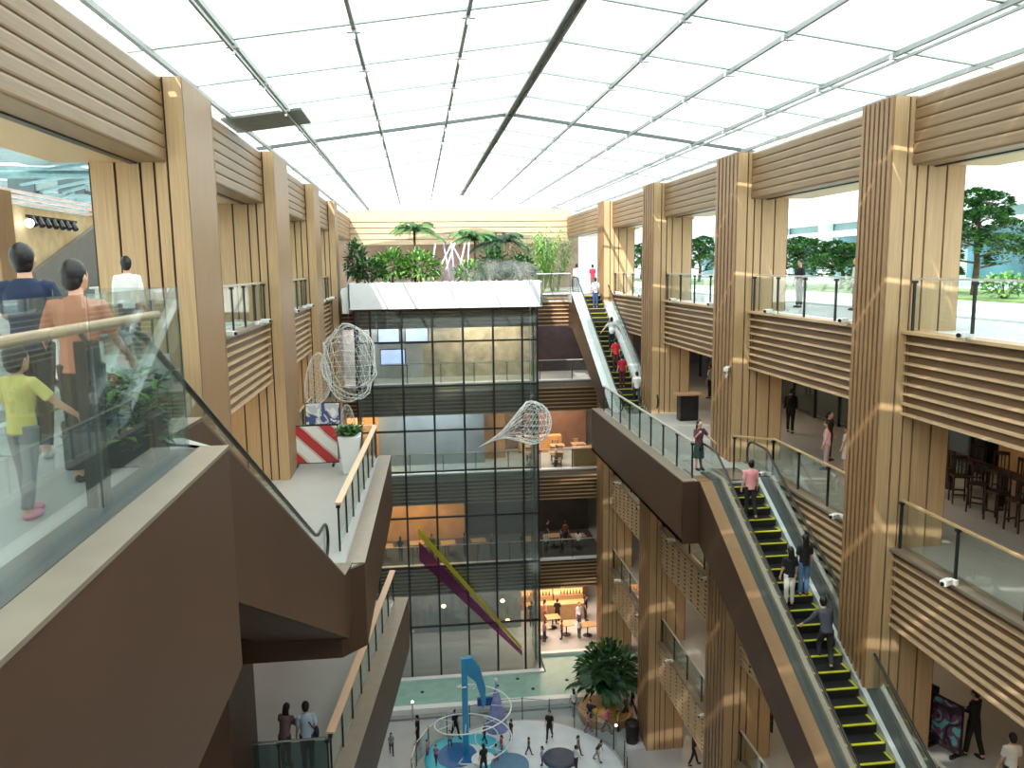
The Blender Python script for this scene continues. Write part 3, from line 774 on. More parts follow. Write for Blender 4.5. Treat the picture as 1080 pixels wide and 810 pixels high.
    # arms
    for i,(sx,(fw,outw,el)) in enumerate(zip((-1,1),arms)):
        s0=up(0,1.40)+Vector((sx*.165,0,0))
        d=rotx((0,0,-.27),fw); d=Vector((d.x+sx*math.sin(outw)*.27,d.y,d.z*math.cos(outw))); e=s0+d
        d2=rotx((0,0,-.25),fw+el); d2=Vector((d2.x+sx*math.sin(outw)*.25*(1 if el<1.2 else -.6),d2.y,d2.z)); wpt=e+d2
        body.rings([(T(s0),.044*k,.046*k),(T(s0.lerp(e,.5)),.043*k,.045*k),(T(e),.036*k,.038*k),(T(e.lerp(wpt,.35)),.036*k,.038*k),(T(wpt),.025*k,.027*k)],n=10)
        dd=(wpt-e).normalized(); hp=wpt+dd*.07
        q=Vector((0,0,1)).cross(dd); q=q.normalized() if q.length>.1 else Vector((0,1,0))
        nrm=q.cross(dd).normalized(); wv=q if abs(q.x)<.8 else nrm
        # palm, four fingers and a thumb
        body.rings([(T(wpt),.026*k,.026*k),(T(wpt+dd*.045),.024*k,.036*k),(T(hp+dd*.015),.022*k,.038*k)],n=8)
        for j in range(4):
            f0=hp+wv*(.024*(j-1.5)*.9); L=(.07,.08,.075,.058)[j]; cur=nrm*.02
            body.tube([T(f0),T(f0+dd*L*.5+cur*.5),T(f0+dd*L+cur*1.6)],[.0105*k,.010*k,.008*k],None,6)
        t0=wpt+dd*.03; body.tube([T(t0),T(t0+wv*.04+dd*.025),T(t0+wv*.05+dd*.06)],[.012*k,.011*k,.009*k],None,6)
        if sleeves!='none':
            en=e.lerp(s0,.15) if sleeves=='short' else wpt.lerp(e,.08)
            rg=[(T(s0+Vector((-sx*.05,0,.012))),.04*k,.04*k),(T(s0+Vector((-sx*.01,0,.0))),.063*k,.066*k),(T(s0.lerp(e,.5)),.063*k,.065*k)]
            if sleeves=='short': rg.append((T(en),.062*k,.064*k))
            else: rg += [(T(e),.055*k,.057*k),(T(en),.042*k,.044*k)]
            sh.rings(rg,n=10)
        joints[i]=(T(e),T(wpt))
    def fin(mb,name,m,v):
        o=mb.build(name,m,root,smooth=True); r=o.modifiers.new('remesh','REMESH'); r.mode='VOXEL'; r.voxel_size=v*k; r.use_smooth_shade=True
        sm=o.modifiers.new('sm','SMOOTH'); sm.factor=.5; sm.iterations=3 if v<.012 else 1
        return o
    fin(body,'body',skin,vox); fin(sh,'shirt' if not skirt else 'top',pmat(shirt),vox*1.2); fin(tr,'trousers' if skirt is None and not shorts else ('shorts' if shorts else 'skirt'),pmat(pants),vox*1.2); fin(ha,'hair',HAIR,vox)
    if bag:
        b=MB(); kind,col=bag
        if kind=='back': b.ball(T(up(-.17,1.2)),.15*k,.1*k,.22*k); b.build('backpack',pmat(col),root,smooth=True)
        if kind=='side':
            b.ball(T(up(-.02,.95)+Vector((.22,0,0))),.06*k,.15*k,.16*k); b.tube([T(up(-.02,1.0)+Vector((.2,0,0))),T(up(-.12,1.25)+Vector((.08,0,0))),T(up(0,1.46)+Vector((-.08,0,0)))],.014*k); b.build('shoulder_bag',pmat(col),root,smooth=True)
    return root
PI=math.pi
WK=((.35,.15),(-.3,.1)); ST=((.04,.04),(-.04,.03)); WK2=((-.28,.25),(.35,.1))
# top left, by the glass rail
person((-3.25,7.2,0),-2.75+PI*.93,1.78,'man in a navy t-shirt and black trousers behind the near glass balustrade',(28,44,74),(24,24,28),vox=.009,legs=((.1,.12),(-.22,.05)),arms=((.5,.12,.9),(.25,.25,.9)),shoes=SHOE,headpitch=-.35,headturn=-.2)
person((-2.47,6.2,0),.1,1.62,'man in a salmon orange t-shirt and dark trousers looking down over the left escalator',(206,134,104),(34,34,40),vox=.009,legs=ST,arms=((.25,.35,1.1),(.3,.22,.5)),headturn=-.4,lean=.05)
person((-3.42,6.1,0),.2,1.72,'person in black with a raised forearm at the left picture edge',(20,20,24),(22,22,26),sleeves='long',vox=.010,arms=((.2,.1,.3),(.5,.35,1.6)))
person((-2.52,5.35,0),-.35,1.08,'small child in a yellow t-shirt and grey trousers behind the near glass balustrade',(222,210,122),(150,146,146),child=True,vox=.010,legs=((.12,.05),(-.1,.1)),arms=((.3,.3,.2),(.5,.45,.3)),shoes=mat('pink_shoe',(222,150,170),.5))
person((-5.08,15.0,0),.3,1.8,'person in a white shirt walking on the left beyond the salmon t-shirt man',(236,234,232),(70,70,80),sleeves='long')
person((-6.0,23.5,0),.3,1.7,'person in a pale shirt between the first and second left columns',(226,222,218),(60,60,70),sleeves='long')
person((-6.2,33.5,0),2.9,1.68,'dark-haired person in beige seen between the left columns near the planter',(200,180,160),(60,60,60))
# top right walkway
person((13.4,27.3,0),1.9,1.66,'dark-dressed person with tied hair on the right terrace walkway',(44,44,50),(60,62,70),hair='tail')
person((12.6,27.2,0),-1.6,1.7,'person in a grey top facing a dark-dressed one on the right terrace walkway',(120,120,124),(96,98,110))
person((14.2,25.0,0),1.4,1.7,'person in a white shirt and black trousers beside the fluted column on the terrace',(238,238,238),(26,26,30),sleeves='long')
person((9.4,47.5,0),-.4,1.68,'white-shirted person standing at the head of the upper escalator',(240,240,240),(150,160,180),sleeves='long')
person((11.0,50.5,0),.2,1.64,'person in a bright red top by the head of the upper escalator',(214,40,74),(120,90,90))
person((12.1,50.5,0),-.3,1.62,'person in a pinkish red top, right of another in red at the far columns',(206,52,84),(80,70,80))
# riders, upper escalator
for y,x,sh,pa,lab,hh,kw in ((1.3,.0,(206,214,222),(52,70,120),'rider in a pale shirt and blue jeans near the top of the upper escalator',1.68,{}),
     (5.1,.0,(212,218,226),(40,42,50),'rider in a light grey shirt with spread arms on the upper escalator',1.7,dict(arms=((.1,.7,.3),(.1,.7,.3)))),
     (6.6,-.15,(208,40,52),(60,30,34),'rider in bright red on the upper escalator, higher of two in red',1.64,{}),
     (7.7,-.1,(190,36,56),(80,30,40),'rider in dark red on the upper escalator, lower of two in red',1.6,{}),
     (8.9,.3,(226,226,226),(44,48,60),'person in a white t-shirt stepping onto the foot of the upper escalator',1.6,dict(legs=WK))):
    p=onesc('A',y,-x); person(tuple(p),0,hh,lab,sh,pa,**kw)
for y,x,sh,pa,lab,hh,kw in ((1.35,-.2,(236,160,166),(34,28,34),'person in a pink t-shirt and dark trousers at the top of the lower escalator',1.72,dict(legs=((.1,.05),(-.2,.2)))),
     (4.05,-.22,(30,30,34),(206,204,196),'dark-haired woman in a black top and pale trousers on the lower escalator',1.6,dict(hair='mid')),
     (3.95,.22,(24,24,28),(82,118,156),'long-haired woman in a black top and blue jeans on the lower escalator',1.66,dict(hair='long')),
     (5.65,.0,(70,72,84),(36,38,46),'man in a dark grey shirt bending forward on the lower escalator',1.72,dict(lean=.35,arms=((.3,.5,.4),(.1,.15,.3)),legs=((.5,.6),(-.1,.1)),sleeves='long'))):
    p=onesc('B',y,x if False else -x); person(tuple(p),0,hh,lab,sh,pa,vox=.014,**kw)
# fourth-floor landing and shops
person((8.9,24.7,L4),-2.9,1.62,'woman in a dark vest and green skirt at the fourth-floor landing rail',(96,60,70),(50,74,68),hair='mid',skirt=.42,arms=((.3,.5,.6),(.4,.2,2.0)),sleeves='short',vox=.014)
person((14.4,29.7,L4),-.5,1.78,'man all in black standing beside the shop front on the fourth floor',(20,20,24),(22,22,26),sleeves='long',legs=((.15,.05),(-.15,.05)),bag=('back',(16,16,18)))
person((14.3,38.2,L4),.6,1.72,'person in a white top and dark trousers by the far fourth-floor shop',(220,218,216),(34,34,40),bag=('side',(30,30,34)))
person((12.9,24.0,L4),.9,1.6,'long-haired woman in a pale pink shirt on the fourth-floor walkway',(232,190,196),(190,170,176),hair='long',sleeves='long')
person((13.35,23.6,L4),.6,1.5,'person in a light patterned dress right of the woman in pale pink',(214,200,196),(206,196,190),skirt=.5,hair='mid')
person((13.6,25.2,L4),-2.6,1.66,'person in dark clothes facing the woman in pale pink',(36,36,40),(60,56,60),hair='tail')
person((11.8,41.0,L3),1.2,1.7,'person in a red jacket walking on the third floor under the landing',(196,44,36),(40,36,40),sleeves='long',legs=WK)
person((13.08,16.75,L3),.4,1.76,'person in black with folded arms on the third floor beside the standing posters',(18,18,22),(20,20,24),legs=((.15,.05),(-.2,.1)),arms=((.1,-.3,1.15),(.1,-.3,1.25)),sleeves='long',vox=.014)
person((12.75,15.1,L3),-.1,1.62,'boy in a white t-shirt at the bottom right corner of the picture',(226,230,228),(40,40,46),vox=.014)
# couple on the left
person((-2.95,18.35,L3),.15,1.76,'man in a light blue shirt with a shoulder bag on the left third-floor landing',(176,196,214),(60,66,80),bag=('side',(30,36,60)),vox=.014,legs=ST)
person((-3.5,18.5,L3),-.35,1.62,'long-haired woman in dusty brown beside the man with the shoulder bag',(120,98,96),(60,52,54),hair='long',lean=.25,vox=.014,arms=((.5,.3,.5),(.3,.2,.4)))
person((-5.3,18.6,L3),.5,1.6,'dark figure standing in the shade at the far left of the third-floor landing',(50,46,48),(36,34,38),sleeves='long')

# ------------------------------------------------------------------ ground floor: water, playground, visitors
b=MB(); b.box(-5.2,6.5,42.45,42.8,L1,L1+.35); b.box(-5.2,10.0,39.3,39.72,L1,L1+.42); b.box(6.6,10.0,44.3,44.6,L1,L1+.45)
struct(b,'trim_kerb',WHITE)
b=MB(); b.box(-5.2,10.3,39.0,39.3,L1,L1+.12); struct(b,'trim_step',mat('grey_step',(150,152,150),.5))
b=MB(); b.prism([(-4.1,39.73),(9.95,39.73),(9.95,44.28),(6.6,44.28),(6.6,42.44),(-4.1,42.44)],L1+.01,L1+.28)
tag(b.build('shallow_pool',G_WATER),'shallow teal water basin with white kerbs along the foot of the glass wall','pool')
for i,(x,y) in enumerate([(-2.4,40.6),(-.4,41.2),(1.8,40.5),(3.7,41.3),(5.6,40.7),(7.6,41.4),(8.6,43.3),(4.9,41.9)]):
    b=MB(); b.lathe([(.09,0),(.1,.03),(.07,.06)],(x,y,L1+.28),None,12)
    tag(b.build('pool_spout',POST),'small dark spout in the teal water basin','spout','small dark spouts in the water basin')
# playground
b=MB(); b.lathe([(2.0,0),(2.0,.06),(1.85,.1),(1.55,.1),(1.0,.04),(0,.03)],(0,0,0),None,40)
root=empty('splash_pad',(1.65,35.4,L1),label='round bright blue play basin around the foot of the tall blue pole',cat='play basin')
b.build('rim',mat('aqua',(70,190,214),.3,0,.05),root,smooth=True)
b=MB(); b.lathe([(1.0,.05),(1.0,.08),(.5,.09),(0,.09)],(-.5,.2,0),None,30); b.build('deep_disc',POOLD,root)
b=MB(); b.lathe([(.55,.1),(.55,.16),(0,.17)],(.75,-.4,.0),None,24); b.build('white_disc',WHITE,root)
b=MB(); b.lathe([(4.6,0),(4.6,.03),(4.4,.045),(0,.045)],(0,0,0),None,48)
o=b.build('play_mat',mat('pale_blue_mat',(214,222,228),.5,0,.1,1)); o.location=(4.2,33.6,L1); tag(o,'large pale blue round floor mat inside the glass play ring','mat')
for x,y,r,mm,lb in ((3.6,34.4,.9,mat('grey_blue_patch',(90,130,160),.5),'grey-blue round cushion patch on the play mat'),(6.0,34.6,.8,mat('dark_patch',(60,70,90),.5),'dark low trampoline on the pale play mat'),(5.2,32.9,1.0,POOLB,'blue round cushion patch near the front of the play mat')):
    b=MB(); b.lathe([(r,0),(r,.12),(r*.9,.16),(0,.17)],(0,0,0),None,28); o=b.build('play_cushion',mm); o.location=(x,y,L1+.04); tag(o,lb,'play cushion')
# tall blue pole with a curved fin
root=empty('play_totem',(1.65,35.7,L1),label='tall blue pole with a drooping curved blue fin rising from the play basin',cat='play structure')
b=MB(); b.box(-.14,.14,-.12,.12,0,4.9); b.build('pole',POOLB,root,bevel=.03)
b=MB(); 
pts=[(0,4.9),(.35,4.95),(.75,4.3),(.98,3.4),(.98,2.6),(.82,2.3),(.72,3.0),(.5,3.75),(.15,4.05)]
b.add([(x,-.16,z) for x,z in pts]+[(x,.16,z) for x,z in pts],[tuple(range(9)),tuple(range(9,18))[::-1]]+[(i,i+9,(i+1)%9+9,(i+1)%9) for i in range(9)]); b.build('fin',mat('fin_blue',(52,140,190),.35,0,.05),root,bevel=.02)
# spiral hoops
root=empty('spiral_climber',(1.7,35.4,L1),label='white looping spiral tube climbing frame around the blue pole',cat='play structure')
pts=[]
for i in range(90):
    t=i/89; a=-2.4+t*4*PI; r=.7+1.4*(1-abs(2*t-1))*.8+.6*(1-t); pts.append((.5+r*math.cos(a),r*math.sin(a)*.8,.2+t*3.6))
b=MB(); b.tube(pts,.035,None,6); b.build('spiral_tube',WHITE,root,smooth=True)
for i in range(0,86,6):
    b=MB(); b.bar(pts[i],(pts[i][0]*.55,pts[i][1]*.55,pts[i][2]+.05),.02); b.build('spoke',WHITE,root)
b=MB(); pts=[( .9+.55*math.cos(2*PI*i/24),-.2,1.1+.55*math.sin(2*PI*i/24)) for i in range(24)]; b.tube(pts,.03,None,6,close=True); b.build('ring',WHITE,root,smooth=True)
# lilac cone figure
root=empty('play_cone',(3.3,37.6,L1),label='blue and lilac cone-shaped play tent right of the tall blue pole',cat='play structure')
b=MB(); b.lathe([(.6,0),(.56,.3),(.38,1.0),(.2,1.7),(.08,2.2),(.03,2.5),(.0,2.6)],(0,0,0),None,22); b.build('cone',mat('lilac_blue',(140,146,200),.4,0,.3,2),root,smooth=True)
b=MB(); b.box(-.95,-.18,-.08,.08,1.35,1.75); b.build('blue_flag',mat('deep_blue_flag',(40,80,150),.4),root)
b=MB(); b.ball((0,0,2.65),.1); b.build('finial',WHITE,root,smooth=True)
# glass ring fence
root=empty('glass_ring_fence',(4.0,33.8,L1),label='circular glass fence with thin posts around the playground',cat='fence')
N=22; Rr=4.9
for i in range(N):
    a0=2*PI*i/N; a1=2*PI*(i+1)/N
    p=Vector((Rr*math.cos(a0),Rr*.92*math.sin(a0),0)); q=Vector((Rr*math.cos(a1),Rr*.92*math.sin(a1),0))
    if i in (12,13): pass
    else:
        b=MB(); b.bar(p+Vector((0,0,.62)),q+Vector((0,0,.62)),.014,1.05,None); b.build('glass_panel',G_RAIL,root)
        b=MB(); b.bar(p+Vector((0,0,1.17)),q+Vector((0,0,1.17)),.03,.025,None); b.build('top_rail',STEEL,root)
    b=MB(); b.bar(p,p+Vector((0,0,1.25)),.04,.04,None,up=(1,0,0)); b.build('post',POST,root)
# pillar lamps
for x,y,lb in ((-.9,38.9,'slim white bollard lamp left of the blue pole'),(8.9,35.4,'slim white bollard lamp right of the glass play ring')):
    root=empty('bollard_lamp',(x,y,L1),label=lb,cat='lamp')
    b=MB(); b.tube([(0,0,0),(0,0,1.0)],.035,None,8); b.build('post',STEEL,root)
    b=MB(); b.ball((0,0,1.06),.07); b.build('lamp_globe',mat('globe',(255,250,240),.4,0,0,emit=(255,250,240),estr=2.5),root,smooth=True)
b=MB(); b.lathe([(.28,0),(.3,.05),(.34,.95),(.36,1.0),(.3,1.08),(0,1.12)],(0,0,0),None,20); o=b.build('litter_bin',BLACK); o.location=(9.75,35.6,L1); tag(o,'black litter bin standing on the ground floor near the timber column','litter bin')
# visitors on the ground
G=[(-.64,36.8,1.7,(24,24,28),(28,28,32),'adult all in black standing left of the blue play basin',0,{}),
 (-1.9,36.2,1.2,(120,140,150),(60,66,70),'child in a grey top beside the adult in black, left of the play basin',1,{}),
 (5.77,36.2,1.72,(24,24,28),(30,30,34),'tall adult in black at the middle of the glass play ring',0,{}),
 (3.9,36.4,1.2,(40,40,46),(60,60,70),'child in dark clothes behind the glass fence near the lilac cone',1,{}),
 (1.2,37.0,1.65,(30,40,60),(30,30,34),'adult in dark blue just behind the tall blue pole',0,{}),
 (2.6,36.4,1.1,(60,60,80),(40,40,50),'child in navy climbing by the spiral tube',1,{}),
 (3.3,35.2,1.15,(200,60,70),(120,50,60),'child in a red top on the play mat near the spiral',1,{}),
 (3.0,34.7,1.05,(226,200,206),(170,120,140),'child in a pale pink top next to the child in red',1,{}),
 (4.6,35.1,1.0,(90,96,110),(70,70,80),'small child in grey sitting on the play cushion',1,{}),
 (5.1,34.2,1.05,(180,190,200),(80,90,110),'child in light blue in the centre of the play mat',1,{}),
 (6.9,34.7,1.15,(150,120,130),(60,60,70),'child in mauve by the right side of the play ring',1,{}),
 (7.7,34.2,1.3,(70,60,60),(170,160,160),'bent child in brown near the right rail of the play ring',1,dict(lean=.5)),
 (6.6,33.7,1.3,(226,222,222),(50,50,60),'child in a white top at the bottom right of the playground',1,{}),
 (2.35,33.9,1.68,(30,30,34),(40,40,46),'adult in black cut off at the bottom edge in front of the play basin',0,{}),
 (.9,36.2,1.0,(170,176,190),(90,90,110),'small child in pale blue at the left rim of the blue basin',1,{}),
 (-.2,35.7,1.0,(196,150,160),(100,80,100),'small child in pink at the far left rim of the blue basin',1,{}),
 (.2,35.0,1.05,(140,120,160),(70,60,80),'small child in mauve at the bottom left of the blue basin',1,{}),
 (7.4,38.4,1.6,(236,236,236),(120,120,120),'person in white seated at the kerb of the water basin',0,{}),
 (8.0,37.2,1.6,(40,40,50),(70,50,60),'person in dark blue standing left of the round bench',0,{}),
 (7.8,36.7,1.25,(222,120,160),(150,80,100),'child in a pink top left of the round bench',1,{}),
 (8.7,36.5,1.6,(226,110,150),(60,40,50),'person in a bright pink top in front of the round bench',0,{}),
 (9.3,36.6,1.2,(200,200,60),(60,90,50),'child in a yellow-green top in front of the round bench',1,{}),
 (9.9,37.4,1.66,(60,50,50),(50,46,46),'person in dark brown at the right side of the round bench',0,{}),
 (10.4,37.9,1.72,(26,26,30),(24,24,28),'person in black between the palm and the timber column',0,{}),
 (8.3,37.4,1.1,(230,210,80),(90,80,60),'small child in yellow sitting on the round bench',1,{}),
 (12.1,33.4,1.7,(50,46,46),(40,38,40),'person in dark clothes under the right walkway at the bottom edge',0,{}),
 (12.6,31.6,1.6,(60,110,80),(40,40,44),'person in a green top under the right walkway at the bottom edge',0,{}),
 ]
for i,(x,y,h_,sh,pa,lb,ch,kw) in enumerate(G):
    kw=dict(kw); kw.setdefault('legs',(ST,WK,WK2)[i%3])
    person((x,y,L1+(.09 if ((x-4.2)**2+(y-33.6)**2)<21 else 0.0)),random.uniform(-3,3),h_*.9,lb,sh,pa,child=bool(ch),vox=.026,hair=('short','mid','tail','short')[i%4],**kw)

# ------------------------------------------------------------------ rooms at the far end
def room_box(z, x0, x1, y, wallm, h=3.6):
    b=MB(); b.box(x0,x1,y,y+.15,z,z+h); struct(b,'wall_back',wallm)
BL=[('L4a',L4,-4.7,1.0,GREYW),]
stonew=mat('mottled_stone',(196,182,158),.6,0,.4,1.6)
room_box(L4,-4.7,.2,49.2,mat('pale_grey_wall',(196,200,204),.5,0,.2,1.2)); room_box(L4,.2,7.0,49.2,stonew); room_box(L4,7.0,10.9,50.5,mat('plum_wall',(66,56,54),.5,0,.3,2))
room_box(L3,-4.7,-2.6,51,WARM); room_box(L3,-2.6,3.8,48.6,GREYW); room_box(L3,3.8,5.2,49.6,WARM); room_box(L3,5.2,10.9,52,mat('terracotta_wall',(120,86,66),.6,0,.2,1.5))
room_box(L2,-4.7,2.6,51,WARM); room_box(L2,2.6,10.9,51.5,DARKW)
room_box(L1,-4.7,6.0,49.0,GREYW,4.2); room_box(L1,6.0,10.9,52,mat('umber_wall',(120,70,50),.6,0,.3,1.5),4.2)
# display screens on the fourth floor
for x0,x1,z0,z1,lb in ((-2.4,-1.2,L4+2.2,L4+3.4,'glowing pale blue screen high on the wall behind the glass, left one'),(-.8,.5,L4+2.2,L4+3.4,'glowing pale blue screen high on the wall behind the glass, right one'),(-2.3,-.9,L4+.9,L4+1.8,'blue-lit display screen below the two pale screens')):
    root=empty('display_screen',((x0+x1)/2,48.4,z0),label=lb,cat='screen')
    b=MB(); b.box(x0-.06,x1+.06,48.42,48.5,z0-.06,z1+.06); part(b,'bezel',BLACK,root)
    b=MB(); b.box(x0,x1,48.38,48.42,z0,z1); part(b,'panel',mat('screen_glow',(190,206,255),.3,0,.3,1.5,emit=(176,196,255),estr=1.3),root)
    b=MB(); b.box((x0+x1)/2-.05,(x0+x1)/2+.05,48.5,49.19,(z0+z1)/2,(z0+z1)/2+.1); part(b,'wall_arm',BLACK,root)
# third floor restaurant
WT=mat('table_wood',(172,136,98),.4,0,.1,6)
def table(loc,label,group):
    r=empty('dining_table',loc,random.uniform(-.2,.2),label=label,cat='table',group=group)
    b=MB(); b.box(-.45,.45,-.4,.4,.72,.76); b.build('table_top',WT,r,bevel=.01)
    b=MB(); b.tube([(0,0,.02),(0,0,.72)],.04); b.build('pedestal',POST,r)
    b=MB(); b.lathe([(.3,0),(.3,.02),(.05,.04)],(0,0,0),None,14); b.build('base',POST,r); return r
def chair(loc,rz,label,group,seat=WT,hgt=.46,back=.9):
    r=empty('dining_chair',loc,rz,label=label,cat='chair',group=group)
    b=MB(); b.box(-.21,.21,-.21,.21,hgt-.04,hgt); b.build('seat',seat,r,bevel=.01)
    b=MB(); b.box(-.21,.21,-.22,-.18,hgt+.15,back); b.build('backrest',seat,r,bevel=.01)
    for x in (-.18,.18):
        for y in (-.18,.18):
            b=MB(); b.bar((x,y,0),(x,y,hgt-.04 if y>0 else back),.035,.035,None,up=(1,0,0)); b.build('leg',POST,r)
    return r
t0=table((6.6,47.6,L3),'small wooden restaurant table on the third floor at the far end','restaurant tables on the third floor')
c0=chair((6.6,46.95,L3),0,'wooden restaurant chair on the third floor at the far end','restaurant chairs on the third floor')
for x,y in ((8.1,47.5),(6.9,49.4),(8.5,49.4),(9.8,47.8),(9.9,49.6)):
    t=copy_tree(t0); t.location=(x,y,L3); 
    for dy,rz in ((-.65,0),(.65,PI)):
        c=copy_tree(c0); c.location=(x,y+dy,L3); c.rotation_euler=(0,0,rz)
c=copy_tree(c0); c.location=(6.6,48.25,L3); c.rotation_euler=(0,0,PI)
b=MB(); b.box(9.0,10.6,46.6,47.2,L3,L3+1.15); tag(b.build('service_counter',WT,bevel=.02),'light wooden service counter at the right end of the third-floor restaurant','counter')
b=MB(); b.box(6.2,9.0,50.6,51.2,L3,L3+1.1); tag(b.build('service_counter',WARM,bevel=.02),'warm-lit long service counter at the back of the third-floor restaurant','counter')
# bars with shelves and bottles on ground and second floor
def shelf(loc,w,label,nb,group,cols):
    r=empty('bottle_shelf',loc,label=label,cat='shelf')
    b=MB(); b.box(-w/2,w/2,0,.35,0,.9); b.build('cupboard',WT,r)
    b=MB(); b.box(-w/2,w/2,.3,.36,.9,3.0); b.build('back_panel',mat('lit_back',(255,214,150),.5,0,.1,emit=(255,190,120),estr=1.2),r)
    for z in (1.35,1.85,2.35):
        b=MB(); b.box(-w/2,w/2,.05,.3,z,z+.04); b.build('board',WT,r)
    proto=None
    for i in range(nb):
        if i<len(cols)*1:
            b=MB(); b.lathe([(.05,0),(.055,.02),(.055,.2),(.02,.27),(.02,.35),(0,.36)],(0,0,0),None,8); o=b.build('bottle',cols[i],smooth=True)
            P=o if i==0 else o; PR.append(o)
        else: o=PR[-1 - i%len(cols)].copy(); C.objects.link(o)
        x=-w/2+.15+(w-.3)*((i*7)%nb)/nb; z=(1.39,1.89,.9)[i%3]
        o.location=Vector(loc)+Vector((x,.16,z)); tag(o,'small bottle standing on the '+label,'bottle',group)
    return r
PR=[]
BC=[mat('bottle_amber',(190,110,50),.2),mat('bottle_white',(236,230,216),.3),mat('bottle_green',(60,90,50),.2),mat('bottle_red',(170,50,40),.3)]
shelf((7.3,51.5,L1),2.4,'glowing bottle shelf at the left of the ground-floor bar',30,'bottles on the left bar shelf',BC)
PR=[]
shelf((9.6,51.5,L1),2.0,'glowing bottle shelf at the right of the ground-floor bar',24,'bottles on the right bar shelf',BC)
b=MB(); b.box(6.4,10.4,49.6,50.3,L1+.0,L1+1.1); tag(b.build('bar_counter',WT,bevel=.03),'long wooden bar counter on the ground floor under the glowing shelves','counter')
t1=table((7.2,47.3,L1),'small cafe table on the ground floor by the water basin','cafe tables on the ground floor')
for x,y in ((8.7,47.5),(10.0,47.2),(8.0,48.6)):
    t=copy_tree(t1); t.location=(x,y,L1)
for i,(x,y,z,h_,sh,pa,lb) in enumerate([(6.7,48.9,L1,1.75,(24,24,26),(24,24,26),'waiter in black standing at the left of the ground-floor bar'),(7.6,49.2,L1,1.68,(214,150,140),(150,100,90),'customer in salmon at the ground-floor bar'),(8.4,49.1,L1,1.72,(30,26,26),(24,24,26),'customer in black in the middle of the ground-floor bar'),
  (9.7,48.4,L1,1.7,(170,176,180),(60,60,70),'customer in a grey shirt at the right of the ground-floor bar'),(10.3,49.3,L1,1.75,(34,44,80),(30,32,44),'customer in navy at the far right of the ground-floor bar'),(7.2,46.8,L1,1.3,(180,150,190),(90,70,90),'customer in lilac at the first cafe table by the water basin'),
  (8.3,46.9,L1,1.25,(200,80,70),(80,50,50),'customer in red at the cafe table behind the water basin'),(9.4,46.9,L1,1.3,(236,232,228),(100,100,100),'customer in white at the cafe table on the right behind the water basin'),
  (7.4,50.9,L3,1.7,(30,24,26),(30,26,28),'cook in black behind the third-floor restaurant counter'),(8.0,46.9,L3,1.3,(230,226,216),(90,90,90),'diner in white at the third-floor restaurant'),
  (5.9,47.2,L2,1.5,(40,40,46),(40,40,46),'dark figure behind the second-floor glass, near the middle'),(7.4,47.3,L2,1.45,(190,190,190),(60,60,60),'diner in light grey at the second-floor balustrade'),(8.4,47.4,L2,1.45,(60,64,70),(50,50,50),'diner in slate grey at the second-floor balustrade'),(9.4,47.2,L2,1.45,(226,222,216),(60,60,60),'diner in white at the second-floor balustrade'),
  (8.9,48.8,L2,1.5,(120,60,60),(50,50,50),'diner in maroon farther back on the second floor'),(7.8,49.2,L2,1.5,(30,30,34),(30,30,34),'diner in black farther back on the second floor'),
  (-1.5,47.4,L2,1.5,(60,64,74),(40,40,50),'dark figure behind the left part of the second-floor glass'),(.4,47.6,L2,1.5,(70,60,60),(40,40,50),'brownish figure behind the second-floor glass'),(2.4,47.5,L2,1.5,(50,54,60),(40,40,50),'slate figure behind the second-floor glass, left of centre'),(4.0,47.3,L2,1.5,(90,90,94),(40,40,50),'grey figure behind the second-floor glass, right of centre')]):
    person((x,y,z),random.uniform(-3,3),h_,lb,sh,pa,vox=.03,hair=('short','mid','tail')[i%3])
for i,(x,y) in enumerate([(-2.4,48),(-.5,48.3),(1.4,48.1),(3.3,48.2),(6.6,48.1),(8.1,48.4),(9.6,48.2)]):
    t=copy_tree(t1); t.location=(x,y,L2); tag(t,'small dark cafe table on the second floor at the far end','table','cafe tables on the second floor')
# round wall lamps / pendants seen through the glass
def lampf(p,r,label,col=(255,190,120),st=14,power=None,cat='lamp'):
    root=empty('pendant_lamp',p,label=label,cat=cat)
    b=MB(); b.ball((0,0,0),r,r,r*.8); b.build('lamp_shade',mat('lamp_%d_%d'%(col[1],int(st)),col,.4,0,0,emit=col,estr=st),root,smooth=True)
    b=MB(); b.tube([(0,0,r*.7),(0,0,.9)],.012); b.build('cord',POST,root)
for x,y,z,lb in ((-3.0,46.7,L1+2.8,'small glowing lamp at the left behind the lowest glass panes, upper one'),(-2.4,46.7,L1+1.7,'small glowing lamp at the left behind the lowest glass panes, lower one'),(1.0,47,L1+2.6,'bright warm lamp behind the lower centre of the glass wall'),(4.6,46.8,L1+2.8,'amber lamp behind the right side of the glass wall, upper one'),(4.9,46.8,L1+1.5,'amber lamp behind the right side of the glass wall, lower one')):
    lampf((x,y,z),.13,lb)
def area(loc,w,h_,e,col=(1,.8,.58),rot=(0,0,0)):
    d=bpy.data.lights.new('ceiling_light','AREA'); d.shape='RECTANGLE'; d.size=w; d.size_y=h_; d.energy=e; d.color=col
    o=bpy.data.objects.new('ceiling_light',d); C.objects.link(o); o.location=loc; o.rotation_euler=rot; return o
WA=(1,.72,.45); NE=(1,.93,.84)
area((-1.5,48.6,L4+3.7),5,3,300,NE); area((4.2,48.6,L4+3.7),4,3,380,(1,.85,.66)); area((9,48.6,L4+3.7),3,3,60,(.9,.8,1))
area((-3.6,48.6,L3+3.7),1.6,3,360,WA); area((.8,47.4,L3+3.7),5,1.4,230,(.85,.93,1)); area((7.8,49.4,L3+3.7),5,4,330,(1,.86,.72))
area((-1.2,48.8,L2+3.7),6,3,360,WA); area((7.0,49,L2+3.7),6,3,60,NE)
area((1,47.6,L1+4.0),8,2.2,110,NE); area((8.3,49.4,L1+4.0),4,4,480,(1,.76,.54))

